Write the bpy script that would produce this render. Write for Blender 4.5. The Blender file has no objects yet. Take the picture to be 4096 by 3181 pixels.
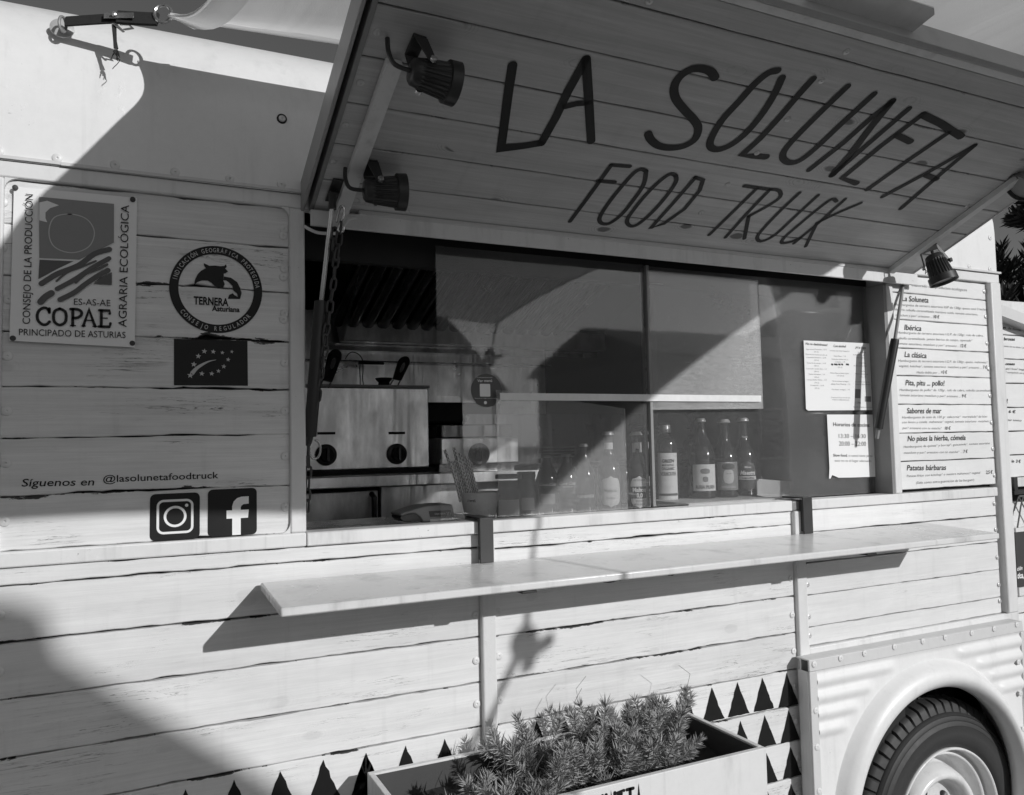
import bpy, math, random
from mathutils import Vector, Matrix, Euler
rnd = random.Random(7)
sc = bpy.context.scene
col = sc.collection
# ---------------------------------------------------------------- camera
# eye level is z = 0, the truck's side wall is the plane y = 0, metres
FPX = 3215.87; YAW, PIT, ROL = .450904515, .0579904668, -.0206058021; D = 1.7
GZ = -1.55
Fw = Vector((math.sin(YAW)*math.cos(PIT), math.cos(YAW)*math.cos(PIT), math.sin(PIT)))
_r = Vector((math.cos(YAW), -math.sin(YAW), 0)); _u = _r.cross(Fw)
Rt = math.cos(ROL)*_r + math.sin(ROL)*_u; Up = -math.sin(ROL)*_r + math.cos(ROL)*_u
cam = bpy.data.objects.new('camera', bpy.data.cameras.new('camera')); col.objects.link(cam)
cam.matrix_world = Matrix(((Rt.x, Up.x, -Fw.x, 0), (Rt.y, Up.y, -Fw.y, -D), (Rt.z, Up.z, -Fw.z, 0), (0, 0, 0, 1)))
cam.data.sensor_width = 36; cam.data.lens = 36*FPX/4096; cam.data.clip_start = .02; cam.data.clip_end = 3000
sc.camera = cam
# ---------------------------------------------------------------- sky and sun
SUN = Vector((.439, -1, .415)).normalized()
w = bpy.data.worlds.new('World'); sc.world = w; w.use_nodes = True
nt = w.node_tree; nt.nodes.clear()
sky = nt.nodes.new('ShaderNodeTexSky'); sky.sky_type = 'NISHITA'; sky.sun_disc = False
sky.sun_elevation = math.asin(SUN.z); sky.sun_rotation = math.atan2(SUN.x, SUN.y)
sky.air_density = 1.0; sky.dust_density = 1.2
sep = nt.nodes.new('ShaderNodeSeparateColor'); nt.links.new(sky.outputs[0], sep.inputs[0])
bg = nt.nodes.new('ShaderNodeBackground'); bg.inputs[1].default_value = .062
m1 = nt.nodes.new('ShaderNodeMath'); m1.operation = 'MULTIPLY'; m1.inputs[1].default_value = .45
m2 = nt.nodes.new('ShaderNodeMath'); m2.operation = 'MULTIPLY_ADD'; m2.inputs[1].default_value = .55
nt.links.new(sep.outputs[1], m1.inputs[0]); nt.links.new(sep.outputs[0], m2.inputs[0]); nt.links.new(m1.outputs[0], m2.inputs[2])
nt.links.new(m2.outputs[0], bg.inputs[0])
wo = nt.nodes.new('ShaderNodeOutputWorld'); nt.links.new(bg.outputs[0], wo.inputs[0])
sl = bpy.data.lights.new('sun', 'SUN'); sl.energy = 3.6; sl.angle = math.radians(.53); sl.color = (1, 1, 1)
so = bpy.data.objects.new('sun', sl); col.objects.link(so)
so.rotation_euler = SUN.to_track_quat('Z', 'Y').to_euler(); so.location = SUN*20
sc.view_settings.view_transform = 'Standard'; sc.view_settings.look = 'None'; sc.view_settings.gamma = 1
sc.view_settings.use_curve_mapping = False; sc.view_settings.exposure = -.28
sc.cycles.max_bounces = 10; sc.cycles.transparent_max_bounces = 16

# ---------------------------------------------------------------- helpers
CX, CY = 2048., 1590.5
def ray(px, py): return Fw + Rt*((px-CX)/FPX) - Up*((py-CY)/FPX)
def P(px, py, Y=0.):          # where the sight line to a point of the picture meets the plane y = Y
    d = ray(px, py); t = (D+Y)/d.y; return Vector((d.x*t, Y, d.z*t))
def PZ(px, py, Z):
    d = ray(px, py); t = Z/d.z; return Vector((d.x*t, d.y*t-D, Z))
def PX(px, py, X):
    d = ray(px, py); t = X/d.x; return Vector((X, d.y*t-D, d.z*t))
HA = math.radians(22.5); HZ = .506
HS = Vector((0, -math.cos(HA), math.sin(HA))); HT = Vector((0, math.sin(HA), math.cos(HA)))
def HP(px, py, off=0.):       # the same for the plane of the hatch's underside -> (x, s)
    d = ray(px, py); o = Vector((0, D, HZ)); t = (o.dot(HT)+off)/d.dot(HT); q = d*t
    return q.x, (q-o).dot(HS)
def HW(x, s, t=0.): return Vector((x, 0, HZ)) + HS*s + HT*t

def link(o, parent=None):
    col.objects.link(o)
    if parent is not None:
        o.parent = parent
        L = parent
        off = Vector((0, 0, 0))
        while L is not None: off += L.location; L = L.parent
        o.location = -off if not o.get('_rel') else o.location
    return o
def thing(name, label, cat, loc=(0, 0, 0), group=None):
    o = bpy.data.objects.new(name, None); o.location = loc; o.empty_display_size = .1
    col.objects.link(o); o['label'] = label; o['category'] = cat
    if group: o['group'] = group
    return o
def tag(o, label=None, cat=None, group=None, kind=None):
    if label: o['label'] = label
    if cat: o['category'] = cat
    if group: o['group'] = group
    if kind: o['kind'] = kind
    return o
class MB:
    def __init__(s): s.v = []; s.f = []; s.uv = {}; s.uv2 = {}
    def add(s, vs, fs):
        n = len(s.v); s.v += [tuple(v) for v in vs]; s.f += [tuple(i+n for i in f) for f in fs]; return s
    def box(s, x0, x1, y0, y1, z0, z1):
        return s.add([(x, y, z) for z in (z0, z1) for y in (y0, y1) for x in (x0, x1)],
              [(0, 2, 3, 1), (4, 5, 7, 6), (0, 1, 5, 4), (1, 3, 7, 5), (3, 2, 6, 7), (2, 0, 4, 6)])
    def obox(s, c, ax, ay, az):   # centre and half vectors
        c = Vector(c); vs = [c+ax*i+ay*j+az*k for k in (-1, 1) for j in (-1, 1) for i in (-1, 1)]
        return s.add(vs, [(0, 2, 3, 1), (4, 5, 7, 6), (0, 1, 5, 4), (1, 3, 7, 5), (3, 2, 6, 7), (2, 0, 4, 6)])
    def prism(s, pts, n):         # closed planar outline pushed along n
        k = len(pts); n = Vector(n); a = [Vector(p) for p in pts]
        return s.add(a+[p+n for p in a], [tuple(range(k)), tuple(range(2*k-1, k-1, -1))]+[(i, k+i, k+(i+1) % k, (i+1) % k) for i in range(k)])
    def tube(s, pts, r, n=8, closed=False, cap=True, flat=None):
        pts = [Vector(p) for p in pts]; m = len(pts); R = r if hasattr(r, '__len__') else [r]*m
        up = Vector((0, 0, 1)); vs = []; prev = None
        for i, p in enumerate(pts):
            a = pts[(i-1) % m] if (closed or i) else pts[0]; b = pts[(i+1) % m] if (closed or i < m-1) else pts[-1]
            t = (b-a).normalized() if (b-a).length > 1e-9 else Vector((0, 0, 1))
            if prev is None:
                u = t.cross(up)
                if u.length < .05: u = t.cross(Vector((1, 0, 0)))
            else: u = prev-t*prev.dot(t)
            u.normalize(); prev = u; q = t.cross(u)
            for k in range(n):
                an = 2*math.pi*k/n; vs.append(p+u*(math.cos(an)*R[i])+q*(math.sin(an)*R[i]*(flat or 1)))
        fs = [(i*n+k, i*n+(k+1) % n, ((i+1) % m)*n+(k+1) % n, ((i+1) % m)*n+k) for i in range(m if closed else m-1) for k in range(n)]
        if cap and not closed: fs += [tuple(range(n-1, -1, -1)), tuple(range((m-1)*n, m*n))]
        return s.add(vs, fs)
    def lathe(s, prof, c=(0, 0, 0), ax=Vector((0, 0, 1)), n=24, fn=None, caps=True):   # prof: (radius, height)
        ax = Vector(ax).normalized(); c = Vector(c); u = ax.orthogonal().normalized(); q = ax.cross(u); vs = []
        for (r, h) in prof:
            for k in range(n):
                a = 2*math.pi*k/n; rr, hh = fn(r, h, k, n) if fn else (r, h)
                vs.append(c+ax*hh+u*(math.cos(a)*rr)+q*(math.sin(a)*rr))
        m = len(prof); fs = [(i*n+k, i*n+(k+1) % n, (i+1)*n+(k+1) % n, (i+1)*n+k) for i in range(m-1) for k in range(n)]
        if caps:
            if prof[0][0] > 1e-6: fs.append(tuple(range(n-1, -1, -1)))
            if prof[-1][0] > 1e-6: fs.append(tuple(range((m-1)*n, m*n)))
        return s.add(vs, fs)
    def mesh(s, name):
        me = bpy.data.meshes.new(name); me.from_pydata(s.v, [], s.f)
        if s.uv:
            l1 = me.uv_layers.new(name='UV'); l2 = me.uv_layers.new(name='UV2')
            for lp in me.loops:
                l1.data[lp.index].uv = s.uv[lp.vertex_index]; l2.data[lp.index].uv = s.uv2[lp.vertex_index]
        me.validate(); me.update(); return me
    def obj(s, name, mat, parent=None, smooth=False, bevel=0, sub=0, rel=False, label=None, fix=False):
        me = s.mesh(name)
        if fix:
            import bmesh
            b = bmesh.new(); b.from_mesh(me); bmesh.ops.recalc_face_normals(b, faces=b.faces); b.to_mesh(me); b.free()
        if mat: me.materials.append(mat)
        o = bpy.data.objects.new(name, me)
        if rel: o['_rel'] = 1
        link(o, parent)
        if rel: del o['_rel']
        if smooth:
            for p in me.polygons: p.use_smooth = True
            if smooth != 'full':
                try: me.set_sharp_from_angle(angle=math.radians(40))
                except Exception: pass
        if bevel:
            md = o.modifiers.new('bevel', 'BEVEL'); md.width = bevel; md.segments = 2; md.limit_method = 'ANGLE'
            for p in me.polygons: p.use_smooth = True
            try: me.set_sharp_from_angle(angle=math.radians(35))
            except Exception: pass
        if label: o['label'] = label
        return o

# ---------------------------------------------------------------- materials
class NT:
    def __init__(s, name):
        s.m = bpy.data.materials.new(name); s.m.use_nodes = True; s.t = s.m.node_tree; s.t.nodes.clear()
        s.out = s.t.nodes.new('ShaderNodeOutputMaterial')
    def n(s, typ, ins=None, **kw):
        x = s.t.nodes.new('ShaderNode'+typ)
        for k, v in kw.items(): setattr(x, k, v)
        for k, v in (ins or {}).items(): s.set(x.inputs[k], v)
        return x
    def set(s, sock, v):
        if hasattr(v, 'is_linked') or isinstance(v, bpy.types.NodeSocket): s.t.links.new(v, sock)
        elif isinstance(v, bpy.types.Node): s.t.links.new(v.outputs[0], sock)
        else:
            if sock.type == 'RGBA' and not hasattr(v, '__len__'): v = (v, v, v, 1)
            sock.default_value = v
    def math(s, op, a, b=None, c=None, clamp=False):
        x = s.n('Math', operation=op); x.use_clamp = clamp; s.set(x.inputs[0], a)
        if b is not None: s.set(x.inputs[1], b)
        if c is not None: s.set(x.inputs[2], c)
        return x.outputs[0]
    def mapv(s, vec, scale, loc=(0, 0, 0)):
        x = s.n('Mapping'); s.set(x.inputs[0], vec); x.inputs['Scale'].default_value = scale; x.inputs['Location'].default_value = loc; return x.outputs[0]
    def noise(s, vec, scale=1, detail=3, rough=.5, dist=0):
        x = s.n('TexNoise'); s.set(x.inputs['Vector'], vec); x.inputs['Scale'].default_value = scale; x.inputs['Detail'].default_value = detail
        x.inputs['Roughness'].default_value = rough; x.inputs['Distortion'].default_value = dist; return x.outputs[0]
    def ss(s, v, a, b, lo=0., hi=1.):
        x = s.n('MapRange'); x.interpolation_type = 'SMOOTHSTEP'; s.set(x.inputs[0], v)
        for i, q in zip((1, 2, 3, 4), (a, b, lo, hi)): s.set(x.inputs[i], q)
        return x.outputs[0]
    def mix(s, f, a, b):
        x = s.n('Mix', data_type='FLOAT'); s.set(x.inputs[0], f); s.set(x.inputs[2], a); s.set(x.inputs[3], b); return x.outputs[0]
    def bump(s, h, strength=.3, dist=.002):
        x = s.n('Bump'); s.set(x.inputs['Height'], h); x.inputs['Strength'].default_value = strength; x.inputs['Distance'].default_value = dist; return x.outputs[0]
    def pbsdf(s, base, rough=.5, metal=0., normal=None, spec=.5, **kw):
        x = s.n('BsdfPrincipled'); s.set(x.inputs['Base Color'], base); s.set(x.inputs['Roughness'], rough); s.set(x.inputs['Metallic'], metal)
        x.inputs['Specular IOR Level'].default_value = spec
        if normal is not None: s.set(x.inputs['Normal'], normal)
        for k, v in kw.items(): s.set(x.inputs[k.replace('_', ' ')], v)
        return x.outputs[0]
    def done(s, sh): s.t.links.new(sh, s.out.inputs[0]); return s.m

def mat_plain(name, base, rough=.5, metal=0., var=.12, scale=25, bump=.15, spec=.5, aniso=None):
    t = NT(name); co = t.n('TexCoord').outputs['Object']
    n = t.noise(co, scale, 5, .6); n2 = t.noise(co, scale*.17, 3, .5)
    f = t.math('MULTIPLY_ADD', t.math('ADD', n, n2), var, 1-var)
    b = t.math('MULTIPLY', f, base)
    return t.done(t.pbsdf(b, t.math('MULTIPLY_ADD', n, .2, rough-.1), metal, t.bump(n, bump, .001), spec))

def mat_paint_metal(name, base=.72, rough=.38, dirt=.5):
    t = NT(name); co = t.n('TexCoord').outputs['Object']
    lo = t.noise(co, 2.2, 4, .6); md = t.noise(t.mapv(co, (14, 14, 3)), 1, 5, .62); hi = t.noise(co, 170, 4, .7)
    sp = t.math('MULTIPLY', t.ss(hi, .64, .72), t.ss(t.noise(co, 7, 4, .65), .52, .66))
    st = t.math('MULTIPLY', t.ss(md, .5, .8), dirt*.3)
    b = t.math('MULTIPLY', t.math('MULTIPLY_ADD', lo, .1, .95), base)
    b = t.math('MULTIPLY', b, t.math('SUBTRACT', 1., st))
    b = t.mix(t.math('MULTIPLY', sp, dirt), b, .12)
    bl = t.math('MULTIPLY', t.ss(t.noise(co, 60, 5, .6), .55, .75), t.ss(t.noise(co, 5, 2), .5, .62))
    h = t.math('ADD', t.math('MULTIPLY', hi, .12), t.math('MULTIPLY', bl, .6))
    h = t.math('ADD', h, t.math('MULTIPLY', md, .5)); dent = t.math('MULTIPLY', t.noise(co, 3.2, 2, .5), 3.2); h = t.math('ADD', h, dent)
    fn = t.noise(co, 46, 6, .72); b = t.math('MULTIPLY', b, t.math('MULTIPLY_ADD', fn, .13, .935)); dr = t.ss(t.noise(t.mapv(co, (38, 38, 1.3)), 1, 4, .6), .56, .8)
    b = t.math('MULTIPLY', b, t.math('SUBTRACT', 1., t.math('MULTIPLY', dr, dirt*.22)))
    scf = t.math('MULTIPLY', t.ss(t.noise(t.mapv(co, (90, 90, 14), (1, 2, 3)), 1, 4, .7), .7, .76), t.ss(t.noise(co, 2.4, 3), .52, .62)); b = t.math('MULTIPLY', b, t.math('SUBTRACT', 1., t.math('MULTIPLY', scf, .5*dirt)))
    return t.done(t.pbsdf(b, t.math('MULTIPLY_ADD', lo, .25, rough-.1), 0, t.bump(h, .25, .0022)))

def mat_wood(name, base=.62, crack=1., chip=1., knots=.0, grain=.2, rough=.5, dark=.05, bstr=.35):
    t = NT(name)
    uv = t.n('UVMap', uv_map='UV').outputs[0]; v2 = t.n('UVMap', uv_map='UV2').outputs[0]
    sv = t.n('SeparateXYZ', {0: v2}); v01 = sv.outputs[1]; wv = sv.outputs[0]
    e = t.math('MINIMUM', v01, t.math('SUBTRACT', 1., v01))
    g = t.noise(t.mapv(uv, (5, 150, 1)), 1, 6, .65, .3); g2 = t.noise(t.mapv(uv, (1.6, 34, 1)), 1, 4, .6, .8)
    lo = t.noise(t.mapv(uv, (2.3, 7, 1)), 1, 3, .55)
    lc = t.noise(t.mapv(uv, (2.2, 62, 1), (3.3, 7, 0)), 1, 5, .6, 1.6)
    ln = t.math('ABSOLUTE', t.math('SUBTRACT', lc, .5))
    msk = t.ss(t.noise(t.mapv(uv, (3.4, 11, 1), (9, 2, 0)), 1, 4, .6), .50, .66)
    cr = t.math('MULTIPLY', t.ss(ln, .008, .002), t.math('MULTIPLY', msk, .75))
    sc2 = t.ss(t.noise(t.mapv(uv, (22, 330, 1), (5, 1, 0)), 1, 3, .6), .66, .73)
    cr = t.math('MAXIMUM', cr, t.math('MULTIPLY', sc2, t.math('MULTIPLY', msk, .7)))
    cr = t.math('MULTIPLY', cr, crack, clamp=True)
    cn = t.noise(t.mapv(uv, (11, 60, 1), (1, 8, 0)), 1, 6, .72)
    ce = t.math('ADD', t.math('MULTIPLY_ADD', e, 2.9, .615), t.math('MULTIPLY', t.ss(lo, .46, .66), -.12*chip))
    ch = t.math('MULTIPLY', t.ss(t.math('SUBTRACT', cn, ce), 0, .025), min(1, chip))
    wear = t.math('MULTIPLY', t.ss(t.noise(t.mapv(uv, (6, 26, 1), (4, 4, 0)), 1, 5, .7), .6, .78), .14*crack)
    fg = t.noise(t.mapv(uv, (14, 420, 1)), 1, 4, .6); blot = t.noise(t.mapv(uv, (9, 16, 1), (7, 7, 0)), 1, 6, .68)
    drp = t.math('MULTIPLY', t.ss(t.noise(t.mapv(uv, (28, 2.2, 1), (2, 5, 0)), 1, 4, .6), .55, .8), .09)
    b = t.math('MULTIPLY', t.math('MULTIPLY_ADD', g, grain, 1-grain*.5), t.math('MULTIPLY_ADD', g2, grain*.9, 1-grain*.45))
    b = t.math('MULTIPLY', b, t.math('MULTIPLY_ADD', lo, .14, .93)); b = t.math('MULTIPLY', b, t.math('SUBTRACT', 1., wear))
    b = t.math('MULTIPLY', b, t.math('MULTIPLY', wv, base)); b = t.math('MULTIPLY', b, t.math('SUBTRACT', 1., drp)); b = t.math('MULTIPLY', b, t.math('MULTIPLY_ADD', fg, .12, .94)); b = t.math('MULTIPLY', b, t.math('MULTIPLY_ADD', blot, .22, .89))
    h = t.math('MULTIPLY_ADD', fg, .3, t.math('MULTIPLY', g, .35))
    if knots:
        kv = t.mapv(uv, (5.2, 9.5, 1)); vo = t.n('TexVoronoi', {'Vector': kv, 'Scale': 1.}); d = vo.outputs['Distance']
        dn = t.math('ADD', d, t.math('MULTIPLY', t.noise(t.mapv(uv, (30, 60, 1)), 1, 3), .08))
        kmk = t.ss(t.noise(t.mapv(uv, (2.1, 3.3, 1), (2, 7, 0)), 2), .45, .49); k1 = t.ss(dn, .17, .13); ring = t.math('MULTIPLY', t.math('MULTIPLY', t.ss(t.math('SINE', t.math('MULTIPLY', dn, 170.)), .2, .9), t.ss(dn, .36, .10)), .45)
        b = t.math('MULTIPLY', b, t.math('SUBTRACT', 1., t.math('MULTIPLY', t.math('MULTIPLY', t.math('MAXIMUM', k1, ring), knots), kmk)))
    al = t.math('MAXIMUM', cr, ch)
    b = t.mix(al, b, dark)
    h = t.math('SUBTRACT', t.math('ADD', h, t.math('MULTIPLY', g2, .25)), al)
    return t.done(t.pbsdf(b, t.mix(al, rough, .85), 0, t.bump(h, bstr, .0016)))

def mat_steel(name, base=.55, rough=.3, streak=(1, 1, 30)):
    t = NT(name); co = t.n('TexCoord').outputs['Object']
    a = t.noise(t.mapv(co, (11, 3, .7)), 1., 2, .5, .8); b = t.noise(co, 5, 4, .6, 1.2); c = t.noise(co, 60, 4, .7)
    r = t.math('MULTIPLY_ADD', b, .35, rough-.18)
    h = t.math('ADD', t.math('MULTIPLY', b, .25), t.math('MULTIPLY', a, 6.))
    base_ = t.math('MULTIPLY', t.math('MULTIPLY_ADD', c, .2, .9), base)
    smg = t.ss(t.noise(t.mapv(co, (7, 7, 2.5), (3, 3, 3)), 1, 5, .6), .35, .7, .55, 1.15); base_ = t.math('MULTIPLY', base_, smg)
    return t.done(t.pbsdf(base_, r, .8, t.bump(h, .25, .006)))

def mat_glass(name, dust=.09, tint=.92, seed=0.):
    t = NT(name); co = t.n('TexCoord').outputs['Object']
    lo = t.noise(t.mapv(co, (1, 1, 1), (seed, 0, seed)), 3, 4, .6); fi = t.noise(t.mapv(co, (2.2, 2.2, 9), (seed, 0, 0)), 22, 5, .7)
    rot = t.n('Mapping'); t.set(rot.inputs[0], co); rot.inputs['Rotation'].default_value = (0, math.radians(38), 0); rot.inputs['Scale'].default_value = (7, 1, 130)
    s1 = t.ss(t.noise(rot.outputs[0], 1, 3, .55, .3), .69, .75); s2 = t.ss(t.noise(t.mapv(co, (90, 1, 5), (0, seed, 0)), 1.6, 3, .6, 1.5), .70, .76)
    scr = t.math('ADD', t.math('MULTIPLY', s1, t.ss(t.noise(co, 4.5, 2), .5, .6)), t.math('MULTIPLY', s2, .5))
    d = t.math('MULTIPLY', t.math('ADD', t.math('MULTIPLY_ADD', lo, 1.3, .1), t.math('MULTIPLY_ADD', fi, 1.4, -.45)), dust)
    d = t.math('ADD', d, t.math('MULTIPLY', scr, .3), clamp=True)
    tr = t.n('BsdfTransparent', {0: tint}); gl = t.n('BsdfGlossy', {0: .9, 1: .03}); fr = t.n('Fresnel', {0: 1.42})
    bp = t.bump(lo, .05, .004); t.set(gl.inputs['Normal'], bp)
    a = t.n('MixShader', {0: fr.outputs[0], 1: tr.outputs[0], 2: gl.outputs[0]})
    df = t.n('BsdfDiffuse', {0: .75}); b = t.n('MixShader', {0: d, 1: a.outputs[0], 2: df.outputs[0]})
    return t.done(b.outputs[0])

def mat_sail():
    t = NT('sail_fabric'); co = t.n('TexCoord').outputs['Object']
    lo = t.noise(t.mapv(co, (3, 1, 3)), 1.5, 3, .5, .6); fi = t.noise(co, 400, 2)
    b = t.math('MULTIPLY_ADD', lo, .12, .82); bp = t.bump(t.math('ADD', t.math('MULTIPLY', lo, 4.), t.math('MULTIPLY', fi, .1)), .3, .01)
    df = t.n('BsdfDiffuse', {0: b, 'Normal': bp}); tl = t.n('BsdfTranslucent', {0: b, 'Normal': bp})
    x = t.n('MixShader', {0: .78, 1: df.outputs[0], 2: tl.outputs[0]}); return t.done(x.outputs[0])

M = dict(
    metal=mat_paint_metal('painted_sheet_metal', .74, .36, .45), frame=mat_paint_metal('painted_frame', .68, .4, .9),
    trim=mat_paint_metal('grey_painted_trim', .60, .42, .5),
    wood=mat_wood('weathered_white_board', .715, 1.1, 1.1, grain=.3, knots=.1), woodA=mat_wood('worn_white_board', .70, 1.5, 1.6, grain=.42, knots=.12, bstr=.5),
    woodB=mat_wood('clean_white_board', .72, .35, .35, grain=.22), menu=mat_wood('menu_board_paint', .74, .12, .15, grain=.05),
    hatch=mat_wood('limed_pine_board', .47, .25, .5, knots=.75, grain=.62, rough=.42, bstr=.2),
    shelf=mat_paint_metal('shelf_paint', .68, .24, 1.),
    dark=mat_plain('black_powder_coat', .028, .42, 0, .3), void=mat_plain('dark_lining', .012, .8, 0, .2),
    edge=mat_plain('grey_edge_metal', .22, .4, .0, .2), ink=mat_plain('black_vinyl', .009, .45, 0, .2, 60, .1, spec=.25),
    print=mat_plain('black_print', .022, .6, 0, .1), grey=mat_plain('grey_print', .22, .45, 0, .12, 40, .05), greyd=mat_plain('dark_grey_print', .075, .45, 0, .12, 40, .05),
    board=mat_plain('sign_face', .80, .35, 0, .12, 9, .25), paper=mat_plain('paper', .78, .7, 0, .06, 12, .15), pale=mat_plain('pale_print', .5, .5),
    steel=mat_steel('brushed_steel', .95, .34), steeld=mat_steel('greasy_steel', .2, .25), chrome=mat_steel('bright_steel', .75, .2),
    knob=mat_plain('black_plastic', .022, .35, 0, .2), rust=mat_plain('rusty_iron', .07, .7, .3, .5, 90, .6),
    zinc=mat_plain('galvanised_head', .55, .38, .3, .25, 200, .2), tyre=mat_plain('tyre_rubber', .030, .62, 0, .25, 60, .35), treadm=mat_plain('tread_rubber', .03, .6, 0, .35, 120, .6),
    rim=mat_paint_metal('wheel_paint', .70, .3, 1.), web=mat_plain('black_webbing', .02, .9, 0, .5, 300, .8),
    sail=mat_sail(), glass=mat_glass('dusty_acrylic', .046, .93, 1.), glassb=mat_glass('dusty_acrylic_overlay', .115, .94, 4.), glassd=mat_glass('scratched_acrylic_overlay', .23, .94, 9.), glassc=mat_glass('clean_acrylic', .05, .93, 7.),
    bottle=mat_plain('dark_bottle_glass', .02, .08, 0, .1, 10, .0, spec=.8), clear=mat_plain('cola_glass', .035, .08, 0, .1, 10, 0, spec=.8),
    jar=mat_plain('filled_jar', .06, .12, 0, .4, 30, .0), cup=mat_plain('ceramic_cup', .75, .3, 0, .08, 6, .0),
    label=mat_plain('bottle_label', .62, .5), cork=mat_plain('crown_cap', .5, .35, .4), plastic=mat_plain('grey_plastic', .28, .4),
    soil=mat_plain('soil', .03, .95, 0, .6, 60, 1.), leaf=mat_plain('lavender_leaf', .34, .6, 0, .3, 40, .2), stem=mat_plain('lavender_stem', .12, .8, 0, .3, 60, .2),
    tleaf=mat_plain('oleander_leaf', .05, .35, 0, .4, 5, .2), bark=mat_plain('bark', .12, .9, 0, .5, 30, .8),
    pave=mat_plain('paving', .16, .9, 0, .2, 3, .5), planter=mat_paint_metal('planter_paint', .70, .5, 1.), plin=mat_plain('planter_inside', .06, .8, 0, .4, 20, .4),
    led=mat_plain('white_tape', .7, .5, 0, .25, 60, .3), chalk=mat_plain('chalkboard', .035, .7, 0, .6, 12, .1), canopy=mat_plain('parasol_cloth', .5, .9, 0, .05),
    steelm=mat_steel('filter_steel', .42, .22), fade=mat_plain('faded_black_paint', .05, .6, 0, .5, 30, .1, spec=.2), wet=mat_plain('greasy_black_steel', .012, .16, 0, .3, 20, .5, spec=1.), hwall=mat_plain('house_render', .3, .9), htrim=mat_paint_metal('shaded_hatch_edge_paint', .33, .42, .6), straw=None)
t_ = NT('straw_paper'); co_ = t_.n('TexCoord').outputs['Generated']; sx = t_.n('SeparateXYZ', {0: t_.n('UVMap', uv_map='UV').outputs[0]})
zz = t_.math('ABSOLUTE', t_.math('SUBTRACT', t_.math('FRACT', t_.math('MULTIPLY', sx.outputs[0], 3.)), .5))
st_ = t_.ss(t_.math('SINE', t_.math('MULTIPLY_ADD', sx.outputs[1], 620., t_.math('MULTIPLY', zz, 12.))), -.1, .1)
M['straw'] = t_.done(t_.pbsdf(t_.mix(st_, .12, .85), .6))

# ---------------------------------------------------------------- text
_gc = {}
def glyph(s, bold=0., shear=0.):
    k = (s, bold, shear)
    if k in _gc: return _gc[k]
    cu = bpy.data.curves.new('lettering', 'FONT'); cu.body = s; cu.offset = bold; cu.shear = shear; cu.resolution_u = 3; cu.fill_mode = 'BOTH'
    o = bpy.data.objects.new('lettering', cu); col.objects.link(o)
    me = bpy.data.meshes.new_from_object(o)
    vs = [(v.co.x, v.co.y) for v in me.vertices]; fs = [tuple(p.vertices) for p in me.polygons]
    bpy.data.objects.remove(o); bpy.data.curves.remove(cu); bpy.data.meshes.remove(me)
    _gc[k] = (vs, fs); return _gc[k]
CAP = max(v[1] for v in glyph('H')[0])
def text_into(mb, s, A, B, h, n, bold=0., shear=0., wrap=None):
    """string from baseline point A to B, cap height h, floated along n"""
    vs, fs = glyph(s, bold, shear)
    if not vs: return
    x0 = min(v[0] for v in vs); x1 = max(v[0] for v in vs)
    A = Vector(A); B = Vector(B); n = Vector(n); L = (B-A).length; ux = (B-A).normalized(); uy = (-n).normalized().cross(ux); uy = -uy if False else uy
    if uy.z < 0 and abs(ux.z) < .9: uy = -uy
    mb.add([A+ux*((v[0]-x0)/(x1-x0)*L)+uy*(v[1]/CAP*h)+n for v in vs], fs)
def wtext(mb, s, a, b, hpx, Y=0., off=.0008, bold=0., shear=0.):
    """text on a plane y = Y by its baseline ends and capital height in picture units"""
    A = P(a[0], a[1], Y); B = P(b[0], b[1], Y)
    h = (P(a[0], a[1]-hpx, Y)-A).length if abs(b[0]-a[0]) > abs(b[1]-a[1]) else (P(a[0]+hpx, a[1], Y)-A).length
    vs, fs = glyph(s, bold, shear)
    if not vs: return
    x0 = min(v[0] for v in vs); x1 = max(v[0] for v in vs); L = (B-A).length; ux = (B-A).normalized()
    uy = Vector((-ux.z, 0, ux.x))      # turned 90 degrees left in the wall plane
    mb.add([A+ux*((v[0]-x0)/(x1-x0)*L)+uy*(v[1]/CAP*h)+Vector((0, -off, 0)) for v in vs], fs)
def stroke(mb, pts, wd, to3, n=None):
    """round-ended brush stroke through 2-D points, to3 maps 2-D to 3-D"""
    pts = [Vector(p) for p in pts]; q = [pts[0]]
    for a, b in zip(pts, pts[1:]):
        if (b-a).length > 1e-6: q.append(b)
    pts = q
    L = []; R = []
    for i, p in enumerate(pts):
        a = pts[max(0, i-1)]; b = pts[min(len(pts)-1, i+1)]; t = (b-a).normalized(); nn = Vector((-t.y, t.x))
        k = 1.
        if 0 < i < len(pts)-1:
            t1 = (pts[i]-a).normalized(); c = max(.45, abs(nn.dot(Vector((-t1.y, t1.x))))); k = 1/c
        L.append(p+nn*wd/2*k); R.append(p-nn*wd/2*k)
    t0 = (pts[0]-pts[1]).normalized(); t1 = (pts[-1]-pts[-2]).normalized()
    def cap(c, t):
        nn = Vector((-t.y, t.x)); return [c+(nn*math.cos(a)+t*math.sin(a))*wd/2 for a in [math.pi*k/6 for k in range(7)]]
    m = len(pts)
    mb.add([to3(p) for p in L+R], [(i, i+1, m+i+1, m+i) for i in range(m-1)])
    for c, t in ((pts[0], t0), (pts[-1], t1)):
        cc = cap(c, t); mb.add([to3(p) for p in cc], [tuple(range(len(cc)))])
def smooth_pts(p, n=5, closed=False):
    p = [Vector(q) for q in p]; o = []; m = len(p)
    g = (lambda i: p[i % m]) if closed else (lambda i: p[max(0, min(m-1, i))])
    for i in range(m if closed else m-1):
        a, b, c, d = g(i-1), g(i), g(i+1), g(i+2)
        for k in range(n):
            t = k/n; o.append(.5*((2*b)+(c-a)*t+(2*a-5*b+4*c-d)*t*t+(3*b-a-3*c+d)*t*t*t))
    if not closed: o.append(p[-1])
    return o

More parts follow.
